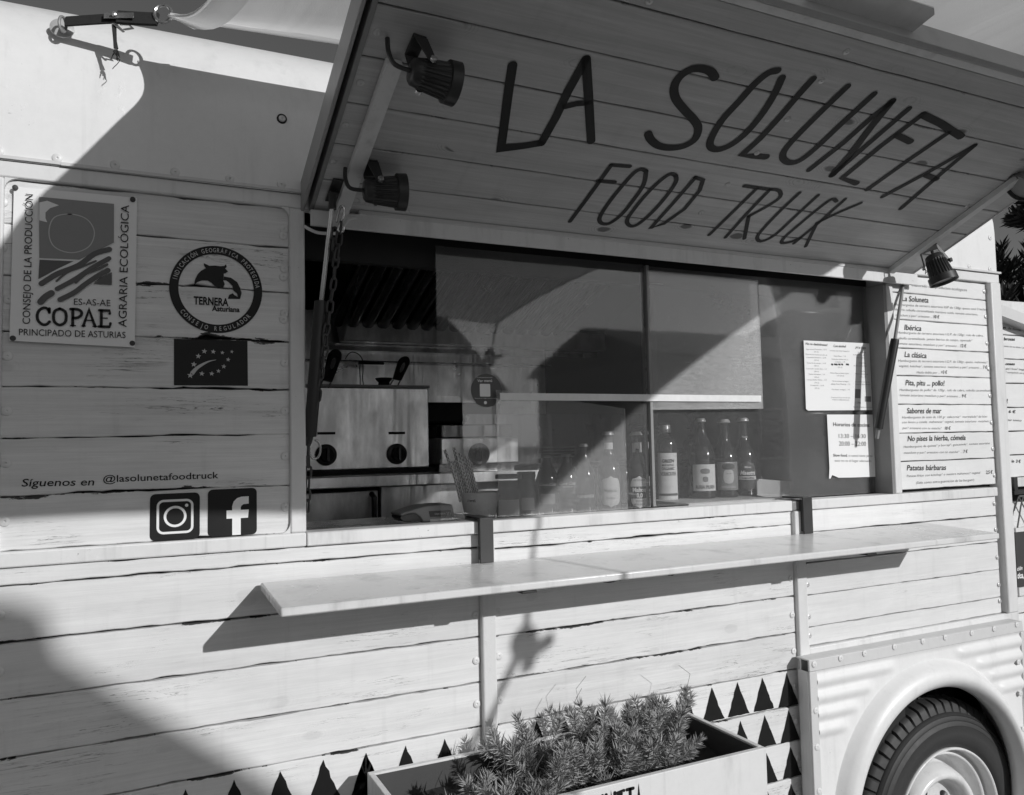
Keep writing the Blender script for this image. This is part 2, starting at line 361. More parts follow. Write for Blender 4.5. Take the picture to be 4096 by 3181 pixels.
# ---------------------------------------------------------------- ground
g = MB(); g.add([(-400, -400, GZ), (400, -400, GZ), (400, 400, GZ), (-400, 400, GZ)], [(0, 1, 2, 3)])
tag(g.obj('ground', M['pave']), kind='structure')

# ================================================================ THE FOOD TRUCK
TL = Vector((.9, 1., GZ))
truck = thing('food_truck', 'white boarded vintage food truck with raised serving hatch and corrugated wheel panel', 'food truck', TL)
def part(mb, name, mat, parent=truck, **k): return mb.obj(name, mat, parent, **k)

def plank(name, x0, x1, z0, z1, mat, parent=truck, Y=0.006, th=.016, rough=.0006, gap=.0028, bad=0., seg=.02, place=None, tone=None, split=None):
    """one board; edges waver, 'bad' adds rotten bites; place maps (x, z, depth) to the world"""
    m = MB(); r = random.Random(int((x0*31+z0*77+5)*1000)); n = max(6, int((x1-x0)/seg)); z0 += gap/2; z1 -= gap/2
    pr = [(th, 0, 0), (.0018, 0, 0), (0, .0018, 0), (0, None, 0), (0, -.0018, 1), (.0018, 0, 1), (th, 0, 1)]
    uo = r.uniform(0, 40); vo = r.uniform(0, 40); tn = tone if tone else r.uniform(.93, 1.04); tone_ = tn
    jb = jt = 0; bb = bt = 0
    for i in range(n+1):
        x = x0+(x1-x0)*i/n
        jb = .6*jb+r.gauss(0, rough); jt = .6*jt+r.gauss(0, rough)
        if bad:
            bb = max(0, bb*.7+(r.random() < .06)*r.uniform(.003, .008)*bad); bt = max(0, bt*.7+(r.random() < .05)*r.uniform(.002, .006)*bad)
        lo = z0+max(-.001, jb)+bb; hi = z1+min(.001, jt)-bt
        for (d, dz, e) in pr:
            z = (lo+hi)/2 if dz is None else (lo+dz if e == 0 else hi+dz)
            vi = len(m.v); wy = Y+d
            m.v.append(tuple(place(x, z, d)) if place else (x, wy, z))
            m.uv[vi] = (x+uo, z+vo); m.uv2[vi] = (tone_, (z-lo)/(hi-lo))
    k = len(pr)
    for i in range(n):
        for j in range(k-1):
            a = i*k+j; m.f.append((a, a+k, a+k+1, a+1))
    m.f.append(tuple(range(k))); m.f.append(tuple(range(n*k+k-1, n*k-1, -1)))
    return m.obj(name, mat, parent)

# --- screws share one mesh
def screw_mesh(mat, r=.0105, name='screw'):
    m = MB(); m.lathe([(r, .0), (r, .0010), (r*.9, .0017), (r*.3, .0021), (r*.24, .0021), (r*.2, .0002), (0, .0002)], ax=(0, -1, 0), n=18, caps=False)
    me = m.mesh(name); me.materials.append(mat)
    for p in me.polygons: p.use_smooth = True
    return me
SC = screw_mesh(M['frame'], .0088); SCd = screw_mesh(M['zinc'], .0072)
def screw(x, z, Y=.0055, parent=truck, me=None, rot=None, name='screw'):
    o = bpy.data.objects.new(name, me or SC); o['_rel'] = 1; link(o, parent); del o['_rel']
    off = Vector((0, 0, 0)); L = parent
    while L is not None: off += L.location; L = L.parent
    o.location = Vector((x, Y, z))-off
    if rot: o.rotation_euler = rot
    return o

# --- backing sheet, near-black to put shade into the board gaps, and carcass
m = MB(); m.box(-1.6, .31, .03, .034, GZ+.3, .53); m.box(.31, 2.14, .03, .034, GZ+.3, -.2); m.box(2.125, 2.64, .03, .034, -.62, .53)
m.box(1.70, 2.63, .03, .034, -.75, -.6); part(m, 'wall_backing', M['void'])

# --- upper sheet metal with the curved roof
m = MB(); prof = [(-.002, .538), (-.002, .60), (-.002, .68)]
for k in range(1, 13):
    a = math.radians(90*k/12); prof.append((.25-.252*math.cos(a), .68+.252*math.sin(a)))
prof += [(1.0, .96), (1.7, .932)]
for k in range(1, 9):
    a = math.radians(90*k/8); prof.append((1.75+.25*math.sin(a), .68+.25*math.cos(a)))
prof += [(2.0, -.9)]
X0, X1 = -1.6, 2.645; vs = []; nx = 22
for i in range(nx+1):
    x = X0+(X1-X0)*i/nx
    for (y, z) in prof: vs.append((x, y, z))
k = len(prof); fs = [(i*k+j, (i+1)*k+j, (i+1)*k+j+1, i*k+j+1) for i in range(nx) for j in range(k-1)]
fs.append(tuple(nx*k+j for j in range(k))); fs.append(tuple(k-1-j for j in range(k)))
m.add(vs, fs); part(m, 'roof_shell', M['metal'], smooth=True)
# lipped seam along the bottom of the sheet
m = MB()
for i in range(40):
    xa = -1.6+(4.262)*i/40; xb = -1.6+4.262*(i+1)/40; j = rnd.uniform(-.0008, .0008)
    m.box(xa, xb+.0002, -.007+j, .004, .5395+j, .5455+j)
part(m, 'roof_seam', M['trim'])
for i, px in enumerate([-130+.0]): pass
for px, py in ((-5, 612), (229, 640), (460, 670), (700, 701), (919, 729), (1124, 742), (3752, 1072), (3876, 1079), (3958, 1087)):
    q = P(px, py-2); screw(q.x, max(.553, q.z), -.002)
q = P(3965, 960); screw(2.62, .66, -.002); screw(2.618, .745, .004)
q = P(1127, 477); m = MB(); m.lathe([(.0105, 0), (.0105, .003), (.008, .004), (.0075, .003), (0, .003)], (q.x, 0.0, q.z), (0, -1, 0), 24); part(m, 'snap_washer', M['void'], smooth=True)
screw(q.x, q.z, -.003, me=SCd)
# corner bar closing the right end
# --- frame
def fbox(name, x0, x1, z0, z1, y0=0., y1=.03, mat='frame', bevel=.0035): m = MB(); m.box(x0, x1, y0, y1, z0, z1); return part(m, name, M[mat], bevel=bevel)
fbox('top_rail', -1.6, 2.66, .507, .5385)
fbox('window_post', .311, .3435, -.1735, .507, -.001, .06)
fbox('bottom_rail', -1.6, .3435, -.2025, -.1738, -.001)
fbox('sill', .3437, 1.685, -.2025, -.1738, -.004, .05, bevel=.003)
fbox('sill', 1.7265, 2.585, -.2025, -.1738, -.004, .05, bevel=.003)
fbox('sill_joint', 1.6852, 1.7263, -.202, -.1755, -.002, .05, mat='edge')
fbox('menu_post', 2.1075, 2.137, -.1736, .507, -.001, .075)
fbox('corner_post', 2.5955, 2.648, -.5832, .507, -.012, .04, mat='frame', bevel=.005)
fbox('corner_post', 2.6, 2.66, GZ+.35, -.628, -.012, .04, mat='trim', bevel=.005)
fbox('lower_rail', 1.7265, 2.66, -.622, -.5834, -.004, .03)
fbox('panel_post', .733, .768, GZ+.3, -.2027, -.009, .02, bevel=.004)
fbox('panel_post', 1.6885, 1.7263, GZ+.3, -.2027, -.007, .02, bevel=.004)
cr_ = .022
for (cx, cz, sx, sz) in ((.311, .507, -1, -1), (.311, -.1738, -1, 1), (P(18, 700).x, .507, 1, -1)):
    pts = [(cx, .0005, cz)]+[(cx+sx*cr_*(1-math.sin(a)), .0005, cz+sz*cr_*(1-math.cos(a))) for a in [math.pi/2*k/6 for k in range(7)]]
    m = MB(); m.prism(pts, (0, .028, 0)); part(m, 'corner_fillet', M['frame'])
xl = P(18, 700).x
fbox('window_post', xl-.045, xl, -.1736, .507, -.001, .03)
fbox('window_post', -1.6, xl-.3, -.1736, .507, -.001, .03)

# --- upper left boarded panel
zs = [.507, .423, .328, .224, .124, .03, -.075, -.1736]
for i, (a, b) in enumerate(zip(zs, zs[1:])):
    plank('board', xl, .311, b, a, M['woodA'], Y=.009, bad=1. if i in (0, 1, 2) else .5, rough=.0009, gap=.002 if i < 4 else .0015)
for z in zs[:-1]: screw(xl-.003 if z > .4 else xl+.008, z-.045, .0085); screw(.302, z-.045, .0085)
for z in (.448, .36, .27): screw(.300, z, .0085)
m = MB(); m.box(xl-.3, xl-.045, .01, .03, -.1736, .507); part(m, 'side_board', M['frame'])
# --- lower boards, left, middle and right bays
zl = [-.2028, -.2345, -.335, -.4345, -.537, -.633, -.733, -.832, -.93, -1.03, -1.13, -1.23]
zm = [-.2028, -.241, -.340, -.4385, -.5395, -.638, -.735, -.830, -.927, -1.025, -1.125, -1.225]
for i, (a, b) in enumerate(zip(zl, zl[1:])):
    plank('board', -1.2, .7328, b, a, M['wood'], bad=.3, gap=.0028)
    plank('board', .7682, 1.6883, zm[i+1], zm[i], M['wood'] if i != 4 else M['woodA'], bad=.3, gap=.0028)
    for (xx, zz_) in ((.722, b+.05), (.779, zm[i+1]+.055), (1.677, zm[i+1]+.05)):
        if i: screw(xx, zz_)
    if i: screw(-.196, b+.05)
zr = [-.2028, -.267, -.352, -.442, -.531, -.5832]
for a, b in zip(zr, zr[1:]):
    plank('board', 1.7265, 2.583, b, a, M['woodB'], rough=.0006)
    screw(2.577, b+.04, .005, me=SCd); screw(1.738, b+.03, .005, me=SCd)
# --- menu boards with lettering
zmn = [.503, .447, .362, .273, .187, .098, .009, -.078, -.165]
mplk = []
for a, b in zip(zmn, zmn[1:]):
    mplk.append(plank('menu_board', 2.1375, 2.5952, b, a, M['menu'], Y=.006, rough=.0004)); screw(2.586, b+.03, .0055, me=SCd)
def z4(x, y): return (3500+x*.6485, 1000+y*.6485)
ML = [(0, [('*  elaborado con productos ecológicos', (203, 222), (566, 256), 22, 0)]),
 (1, [('La Soluneta', (166, 315), (329, 326), 34, 1), ('Hamburguesa de ternera asturiana IGP de 120gr queso azul 3 leches', (119, 342), (690, 375), 18, 0),
      ('de Pría cebolla caramelizada manzana ácida, tomate asturiano,', (122, 373), (632, 405), 18, 0), ('mezclum y pan* artesano ...', (127, 408), (352, 420), 18, 0), ('10 €', (361, 421), (397, 423), 20, 1)]),
 (2, [('Ibérica', (180, 493), (285, 500), 34, 1), ('Hamburguesa de ternera asturiana I.G.P. de 120gr, rulo de cabra,', (138, 516), (666, 535), 18, 0),
      ('cebolla caramelizada  jamón ibérico de campo, tapenade*', (136, 551), (600, 566), 18, 0), ('tomate asturiano, mezclum y pan* artesano ...', (138, 583), (520, 600), 18, 0), ('12 €', (527, 600), (563, 602), 20, 1)]),
 (3, [('La clásica', (181, 660), (317, 668), 34, 1), ('Hamburguesa de ternera asturiana I.G.P. de 120gr, queso, mahonesa*', (143, 690), (695, 700), 18, 0),
      ('vegetal, ketchup*, tomate asturiano  mezclum y pan* artesano ...', (147, 722), (657, 733), 18, 0), ('7 €', (666, 733), (691, 734), 20, 1), ('Hazla doble por ...', (256, 762), (400, 764), 18, 0), ('+3 €', (407, 763), (445, 764), 20, 1)]),
 (4, [('Pita, pitu ... pollo!', (187, 835), (429, 838), 34, 1), ('Hamburguesa de pollo* de 120gr, rulo de cabra, cebolla caramelizada,', (151, 870), (720, 874), 18, 0),
      ('tomate asturiano mezclum y pan* artesano ...', (152, 902), (527, 910), 18, 0), ('9 €', (537, 910), (563, 910), 20, 1)]),
 (5, [('Sabores de mar', (196, 1008), (409, 1008), 34, 1), ('Hamburguesa de atún de 120 gr  salicornia*  mermelada* de kiwi', (166, 1040), (691, 1034), 18, 0),
      ('con limón y canela  mahonesa* vegetal, tomate asturiano  mezclum y', (166, 1070), (715, 1062), 18, 0), ('pan* artesano con te matcha*', (168, 1105), (412, 1107), 18, 0), ('10 €', (430, 1109), (466, 1109), 20, 1)]),
 (6, [('No pises la hierba, cómela', (200, 1180), (558, 1172), 34, 1), ('Hamburguesa de quinoa* y borraja*, guacamole*, tomate asturiano', (176, 1222), (708, 1198), 18, 0),
      ('mezclum y pan* artesano con té matcha* ...', (177, 1258), (536, 1252), 18, 0), ('7 €', (545, 1253), (571, 1252), 20, 1)]),
 (7, [('Patatas bárbaras', (195, 1360), (438, 1357), 34, 1), ('Patatas fritas con ketchup* o nuestra mahonesa* vegetal', (195, 1402), (648, 1380), 18, 0),
      ('2,5 €', (684, 1382), (725, 1380), 22, 1), ('(Solo como extra-guarnición de las burguer)', (253, 1444), (610, 1425), 20, 0)])]
for i, L in ML:
    m = MB()
    for (s, a, b, h, bd) in L: wtext(m, s, z4(*a), z4(*b), h*.6485*(.95 if bd else .8), .006, .001, .012 if bd else -.012, .18)
    m.obj('lettering', M['print'], mplk[i])
m = MB(); wtext(m, 'Para acompañar', z4(308, 150), z4(492, 172), 15, 0, .001, .01, .18); part(m, 'lettering', M['print'])

# --- lower corrugated panel with wheel arch
WC = Vector((2.158, 0, -1.080)); WI = Vector((2.181, 0, -1.112)); RO, RI = .4165, .363
YP = -.045
ridges = [-.664, -.704, -.760, -.815, -.868, -.922]
def z5(x, y): return (3100+x*.6965, 2000+y*.6965)
RDG = [(-.620, 9, -9), (-.662, 2.013, 2.281), (-.706, 1.918, 2.366), (-.750, 1.860, 2.421), (-.795, 1.816, 2.464)]
def py_off(x, z):
    y = 0
    for zc, L, R in RDG:
        dz = (z-zc)/.0235
        if abs(dz) < 1:
            h = (.5+.5*math.cos(math.pi*dz))**.8; e = max(L-x, x-R)/.05+.35; f = min(1, max(0, e)); f = f*f*(3-2*f)
            y -= .0095*h*f
    return y
m = MB(); nx, nz = 170, 150; x0, x1, z0, z1 = 1.70, 2.588, -1.40, -.632; idx = {}
def grid_pt(i, j):
    x = x0+(x1-x0)*i/nx; z = z0+(z1-z0)*j/nz
    return x, z
for i in range(nx+1):
    for j in range(nz+1):
        x, z = grid_pt(i, j); r = math.hypot(x-WC.x, z-WC.z)
        if r > .404: idx[(i, j)] = len(m.v); m.v.append((x, YP+py_off(x, z), z))
for i in range(nx):
    for j in range(nz):
        q = [idx.get(c) for c in ((i, j), (i+1, j), (i+1, j+1), (i, j+1))]
        if None not in q: m.f.append(tuple(q))
part(m, 'corrugated_panel', M['metal'], smooth='full')
m = MB(); na = 110; sec = [(RO+.004, .004), (RO, .0008), (RO-.004, -.005), (RO-.010, -.019), (RO-.018, -.031), (RO-.027, -.037), (RO-.036, -.036), (RO-.044, -.028), (RI+.002, -.014), (RI-.001, -.002), (RI-.001, .02), (RI+.004, .02), (RI+.05, .10)]
vs = []
for i in range(na+1):
    a = math.radians(-32+244*i/na)
    for (r, y) in sec: f_ = min(1, max(0, (RO-r)/(RO-RI))); c_ = WC.lerp(WI, f_ if y < .01 else 1); vs.append((c_.x+r*math.cos(a), YP+y, c_.z+r*math.sin(a)))
k = len(sec); m.add(vs, [(i*k+j, i*k+j+1, (i+1)*k+j+1, (i+1)*k+j) for i in range(na) for j in range(k-1)]); part(m, 'wheel_arch', M['metal'], smooth='full', fix=True)
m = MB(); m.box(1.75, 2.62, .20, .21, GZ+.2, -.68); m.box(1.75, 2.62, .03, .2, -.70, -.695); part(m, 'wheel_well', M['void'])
# trims round the panel
m = MB(); m.box(1.674, 2.60, -.052, -.0455, -.632, -.600); m.box(1.674, 2.60, -.0455, -.004, -.6045, -.600); part(m, 'panel_trim', M['trim'], bevel=.002)
m = MB(); m.box(1.674, 1.702, -.0525, -.046, GZ+.3, -.6325); m.box(1.6735, 1.6775, -.046, -.0095, GZ+.3, -.6325); part(m, 'panel_trim', M['trim'], bevel=.002)
m = MB(); m.box(2.588, 2.617, -.052, -.046, GZ+.3, -.6325); part(m, 'panel_trim', M['trim'], bevel=.002)
for (x, y) in ((225, 945), (377, 910), (514, 882), (686, 845), (849, 812), (977, 790), (1130, 765), (1258, 741), (1388, 716), (235, 1210), (242, 1420), (254, 1672), (1398, 932), (1410, 1112), (1427, 1316)):
    q = P(*z5(x, y), -.0525); screw(min(q.x, 2.606), q.z, -.0525)

# --- wheel
WX, WZ = 2.272, -1.187
def R0(px, py): return P(3300+px*.4016, 2500+py*.4016, .0)
wheel = MB()
NT_ = 60*7
def trd(r, h, k, n):
    ph = k % 7
    if r > .334 and h > -.054 and ph == 0: return r-.012, h-.004*(h > -.02)
    if r > .355 and -.108 < h < -.061 and (k+4) % 7 == 0: return r-.008, h
    return r, h
profT = [(.228, -.012), (.236, .004), (.25, .011), (.275, .015), (.296, .013), (.2985, .0143), (.301, .0125), (.3105, .0085), (.3125, .0099), (.3145, .0072), (.324, .0025), (.326, .0045), (.3285, .0005), (.333, -.004), (.3335, -.008), (.346, -.013), (.3535, -.018),
         (.3575, -.03), (.3605, -.045), (.3615, -.055), (.355, -.0555), (.355, -.061), (.3618, -.062), (.3625, -.09), (.3625, -.100), (.356, -.101), (.356, -.107), (.3615, -.108), (.358, -.13), (.35, -.145), (.31, -.15), (.24, -.14)]
profT = [(r if r < .333 else .333+(r-.333)*1.33, h) for r, h in profT]
wroot = MB(); wroot.lathe(profT, (WX, .0, WZ), (0, -1, 0), NT_, fn=trd, caps=False)
wh = part(wroot, 'wheel', M['tyre'], smooth=True, fix=True)
m = MB(); m.lathe([(.2275, -.012), (.2315, 0), (.2305, .007), (.226, .008), (.222, 0), (.219, -.022), (.213, -.030), (.209, -.024), (.204, -.022), (.199, -.030), (.196, -.060), (.186, -.078), (.172, -.078), (.168, -.055), (.160, -.030), (.150, -.014), (.141, -.010), (.132, -.014), (.124, -.030), (.120, -.05), (.106, -.06), (.06, -.058), (0, -.058)], (WX, 0, WZ), (0, -1, 0), 120, caps=False)
m.obj('rim', M['rim'], wh, smooth='full', fix=True)
q = R0(1075, 1610); a0 = math.atan2(q.z-WZ, q.x-WX)
for k in range(5):
    a = a0+k*2*math.pi/5; c = Vector((WX+math.cos(a)*.083, .0572, WZ+math.sin(a)*.083)); m = MB()
    ax = Vector((math.cos(a), 0, math.sin(a))); ay = Vector((-math.sin(a), 0, math.cos(a)))
    pts = [c+ay*(.021*math.cos(t))+ax*(.012*math.sin(t)) for t in [2*math.pi*i/16 for i in range(16)]]
    m.prism(pts, (0, -.001, 0)); m.obj('lug_hole', M['void'], wh)
    m = MB(); m.lathe([(.0095, 0), (.0095, .008), (.006, .01), (0, .01)], c+ay*.004+Vector((0, -.001, 0)), (0, -1, 0), 6); m.obj('lug_nut', M['edge'], wh)

# --- painted triangles on the lower boards
def tri_part(a, b, c, Y=.0052):
    m = MB(); A, B, C = P(*a, Y), P(*b, Y), P(*c, Y)
    def edge(p, q, n=7):
        o = []
        for i in range(n):
            v = p.lerp(q, i/n); v.x += rnd.gauss(0, .0006); v.z += rnd.gauss(0, .0006); v.y = Y; o.append(v)
        return o
    pts = edge(A, B)+edge(B, C)+edge(C, A); m.add(pts+[(A+B+C)/3], [(i, (i+1) % len(pts), len(pts)) for i in range(len(pts))]); part(m, 'painted_triangle', M['ink'])
def z8t(x, y): return (2150+x*.4579, 2850+y*.4579)
def z6(x, y): return (1300+x*.8242, 2500+y*.8242)
# row tops between the board lines; width grows to the right, as painted
ptch = .0665
rowz = [(-.643, -.732), (-.740, -.826), (-.836, -.922), (-.932, -1.02), (-1.03, -1.12)]
def trow(zt, zb, xs, wd, sc_=1.):
    for x in xs:
        q = lambda X, Z: (X, Z)
        m = MB(); A = Vector((x-.002, .0052, zt-.004)); B = Vector((x-wd/2, .0052, zb+.002)); C = Vector((x+wd/2, .0052, zb+.002))
        pts = []
        for (p_, q_) in ((A, B), (B, C), (C, A)):
            for i in range(7):
                v = p_.lerp(q_, i/7); v.x += rnd.gauss(0, .0007); v.z += rnd.gauss(0, .0006); pts.append(v)
        m.add(pts+[(A+B+C)/3], [(i, (i+1) % len(pts), len(pts)) for i in range(len(pts))]); part(m, 'painted_triangle', M['ink'])
X6 = lambda x, y: P(*z6(x, y)).x
top1 = [X6(2125, 255), X6(2003, 278), X6(1880, 303), X6(1750, 330), X6(1613, 358), X6(1470, 385), X6(1325, 415), X6(1165, 445)]
def tri_at(px, py, zb, full=None, rat=.82):
    q = P(px, py, .0052); h = q.z-zb; trow(q.z+.004, zb, [q.x], h*rat)
for (x, y) in ((2125, 255), (2003, 278), (1880, 303), (1750, 330), (1613, 358), (1470, 385), (1325, 415), (1165, 445), (1030, 470)): tri_at(*z6(x, y), -.732+(0 if x > 1850 else .012*(1880-x)/140 if x > 1500 else .03), rat=.82)
for px, py, zb in ((3149, 2693, -.735), (3157, 2839, -.830), (3061, 2860, -.829), (2964, 2884, -.829), (2868, 2915, -.829), (3164, 2986, -.926), (3068, 3010, -.926), (2972, 3034, -.926), (3166, 3134, -1.02), (3070, 3158, -1.02)): tri_at(px, py, zb, rat=.82)
for (x, y) in ((585, 553), (395, 585), (203, 622)): tri_at(*z6(x, y), -.735+.0, rat=.82)
for px, py in ((2137, 1035), (1888, 1080), (1637, 1140), (1367, 1192), (1087, 1245)): tri_at(px*.6868, 2300+py*.6868, -.731, rat=.82)
for k in range(13): trow(-.742, -.829, [.69-.0625*k], .062)
for k in range(15): trow(-.842, -.928, [.70-.0625*k], .062)

# ================================================================ THE RAISED HATCH
hx0, hx1 = .362, 2.222
hatch = MB()
for (xa, xb, s0, s1, t0, t1) in ((.335, .3425, -.004, .72, -.004, .055), (.3427, 2.222, .706, .72, -.004, .055)):
    vs = [HW(x, s, t) for t in (t0, t1) for s in (s0, s1) for x in (xa, xb)]
    hatch.add(vs, [(0, 2, 3, 1), (4, 5, 7, 6), (0, 1, 5, 4), (1, 3, 7, 5), (3, 2, 6, 7), (2, 0, 4, 6)])
HT_ = part(hatch, 'serving_hatch', M['htrim'], bevel=.002)  # darker copy of the trim: shade of the left flange put into the colour
def hpart(name, boxes, mat, bevel=.0015, **k):
    m = MB()
    for (xa, xb, s0, s1, t0, t1) in boxes:
        vs = [HW(x, s, t) for t in (t0, t1) for s in (s0, s1) for x in (xa, xb)]
        m.add(vs, [(0, 2, 3, 1), (4, 5, 7, 6), (0, 1, 5, 4), (1, 3, 7, 5), (3, 2, 6, 7), (2, 0, 4, 6)])
    return m.obj(name, mat, HT_, bevel=bevel, **k)
hpart('top_sheet', [(.3428, 2.2215, 0.0, .7055, .0455, .05)], M['trim'])
hpart('edge_strip', [(.352, .3615, 0, .705, -.003, .03)], M['edge'])
hpart('edge_strip', [(.362, 2.222, .688, .7055, -.002, .03)], M['frame'])
ss_ = [.003, .101, .206, .313, .422, .529, .636, .688]
for i, (a, b) in enumerate(zip(ss_, ss_[1:])):
    if i == 0: b_ = b
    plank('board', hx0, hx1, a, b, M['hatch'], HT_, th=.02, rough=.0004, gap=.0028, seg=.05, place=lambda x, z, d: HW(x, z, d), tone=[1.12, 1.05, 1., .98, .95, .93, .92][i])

for (px, py) in ((1509, 129), (1442, 330), (1382, 500), (1334, 647), (2597, 5), (3386, 207), (3285, 324), (3150, 478), (3028, 612), (2911, 738), (2805, 850), (3870, 1203*.685)):
    x, s = HP(px, py); q = HW(x, s, 0.); o = screw(q.x, q.z, q.y, me=SCd, rot=None); o.location = q-TL
    o.rotation_euler = (math.radians(90)-HA, 0, 0) if False else Matrix.Rotation(math.radians(90-22.5), 3, 'X').to_euler()
# light bars along both sides and the trim by the hinge
hpart('side_bar', [(.402, .432, .01, .430, -.016, -.0005)], M['frame'])
hpart('side_bar', [(2.098, 2.122, .0, .45, -.016, -.0005)], M['trim'])
hpart('hinge_trim', [(.455, 2.10, .004, .02, -.012, -.0005)], M['trim'])
fl = MB(); fl.box(.352, 2.228, -.020, -.012, .468, .503); fl.box(.352, 2.228, -.012, .004, .499, .503)
part(fl, 'hatch_lip', M['frame'], bevel=.002)
a, b, c = HP(3260, 50), HP(3361, 0), HP(3635, 110)
m = MB(); pts = [HW(1.105, .70, .02), HW(1.137, .764, .02), HW(1.155, .775, .02), HW(1.40, .775, .02), HW(1.415, .764, .02), HW(1.40, .70, .02)]
m.prism(pts, HT*.004); m.obj('flap_handle', M['trim'], HT_, fix=True)

# painted name
def zz2(x, y): return (1200+x*.6868, y*.6868)
def zz3(x, y): return (2600+x*.685, y*.685)
def hst(mb, f, pts, w, sm=0, closed=False):
    q = [Vector(HP(*f(*p))) for p in pts]
    if sm: q = smooth_pts(q, sm, closed)
    if closed: q.append(q[0])
    stroke(mb, q, w, lambda v: HW(v.x, v.y, -.0012))
K = .0186; K2 = .0112
letters = [
 (zz2, [(1237, 378), (1215, 520), (1180, 790), (1170, 862), (1290, 850), (1400, 832)], K, 0), (zz2, [(1405, 832), (1490, 680), (1560, 530), (1665, 342)], K, 0), (zz2, [(1665, 345), (1680, 560), (1695, 820)], K, 0), (zz2, [(1545, 618), (1610, 602), (1680, 596)], K*.8, 0),
 (zz3, [(378, 452), (350, 415), (290, 398), (230, 408), (170, 450), (140, 510), (150, 575), (200, 640), (252, 695), (280, 745), (262, 810), (200, 850), (120, 862), (50, 850), (5, 815), (-12, 780)], K, 4),
 (zz3, [(742, 412), (690, 425), (610, 490), (520, 590), (420, 700), (360, 800), (352, 855), (400, 872), (480, 840), (570, 765), (660, 655), (730, 540), (768, 455)], K*.95, 4),
 (zz3, [(950, 460), (860, 560), (750, 690), (640, 810), (535, 905), (605, 910), (678, 916)], K*.92, 0),
 (zz3, [(1150, 505), (1010, 640), (870, 780), (790, 870), (775, 920), (810, 948), (870, 938), (960, 870), (1130, 710), (1305, 550)], K*.92, 4),
 (zz3, [(930, 990), (1120, 840), (1300, 680), (1415, 590)], K*.9, 0), (zz3, [(1410, 592), (1290, 740), (1170, 900), (1065, 1020)], K*1.1, 0), (zz3, [(1065, 1020), (1260, 850), (1508, 636)], K*.9, 0),
 (zz3, [(1590, 668), (1350, 850), (1120, 1040), (1205, 1070)], K*.9, 0), (zz3, [(1590, 668), (1700, 722), (1815, 798)], K, 0), (zz3, [(1440, 788), (1520, 828)], K*.9, 0), (zz3, [(1740, 775), (1500, 940), (1270, 1105)], K*.85, 0),
 (zz3, [(1893, 850), (1650, 990), (1360, 1146)], K*.85, 0), (zz3, [(1893, 850), (1680, 1030), (1465, 1216)], K*.85, 0), (zz3, [(1612, 1022), (1672, 1046)], K*.9, 0),
 (zz2, [(1812, 960), (1740, 1060), (1660, 1170), (1572, 1288)], K2, 0), (zz2, [(1812, 960), (1920, 968)], K2, 0), (zz2, [(1735, 1052), (1832, 1060)], K2, 0),
 (zz2, [(2015, 995), (1985, 985), (1940, 1010), (1860, 1100), (1790, 1190), (1745, 1265), (1755, 1298), (1800, 1300), (1870, 1250), (1940, 1165), (2000, 1075), (2015, 995)], K2, 4),
 (zz3, [(150, 1025), (120, 1015), (70, 1045), (-10, 1120), (-90, 1215), (-135, 1285), (-115, 1318), (-70, 1308), (10, 1240), (90, 1150), (148, 1065), (150, 1025)], K2, 4),
 (zz3, [(265, 1035), (130, 1190), (0, 1335), (80, 1305), (200, 1220), (290, 1110), (308, 1050), (262, 1035)], K2, 0),
 (zz3, [(550, 1085), (695, 1105)], K2, 0), (zz3, [(622, 1100), (480, 1240), (345, 1370)], K2, 0), (zz3, [(700, 1105), (570, 1240), (440, 1385)], K2, 0), (zz3, [(700, 1105), (752, 1112), (758, 1150), (690, 1200), (575, 1262)], K2, 3), (zz3, [(575, 1262), (550, 1392)], K2, 0),
 (zz3, [(872, 1125), (760, 1230), (660, 1335), (625, 1385), (650, 1408), (730, 1370), (860, 1250), (980, 1140)], K2, 3),
 (zz3, [(1088, 1175), (1060, 1163), (985, 1215), (870, 1310), (780, 1390), (772, 1418), (825, 1410), (875, 1388)], K2, 3),
 (zz3, [(1138, 1163), (990, 1295), (840, 1420)], K2, 0), (zz3, [(1230, 1185), (1100, 1240), (975, 1300), (940, 1370), (908, 1438)], K2, 0)]
for f, pts, wd, sm in letters:
    m = MB(); hst(m, f, pts, wd, sm); m.obj('painted_letter', M['ink'] if wd > .0135 else M['fade'], HT_)

# --- shelf
sh = thing('serving_shelf', 'long white wooden shelf hooked below the serving window', 'shelf', (1.2, -.12, -.28))
m = MB(); zb, zf = -.2665, -.278
m.add([(x, y, z) for (y, z) in ((-.0095, zb), (-.24, zf), (-.24, zf-.0165), (-.0095, zb-.0165)) for x in (.2495, 2.222)], [(0, 2, 3, 1), (2, 4, 5, 3), (4, 6, 7, 5), (6, 0, 1, 7), (0, 6, 4, 2), (1, 3, 5, 7)])
m.obj('board', M['shelf'], sh, bevel=.0035, fix=True)
for xa, xb in ((P(1918, 2130, -.018).x, P(1972, 2130, -.018).x), (P(3207, 2050, -.014).x, P(3243, 2050, -.014).x)):
    m = MB(); m.box(xa, xb, -.021, -.0165, -.2665, -.165); m.box(xa, xb, -.0165, .06, -.1695, -.165); m.box(xa+.002, xa+.004, -.0165, -.0042, -.26, -.1705)
    m.box(xa, xb, -.23, -.0165, -.302, -.2965)
    m.obj('hook_bracket', M['dark'], sh, bevel=.0012)

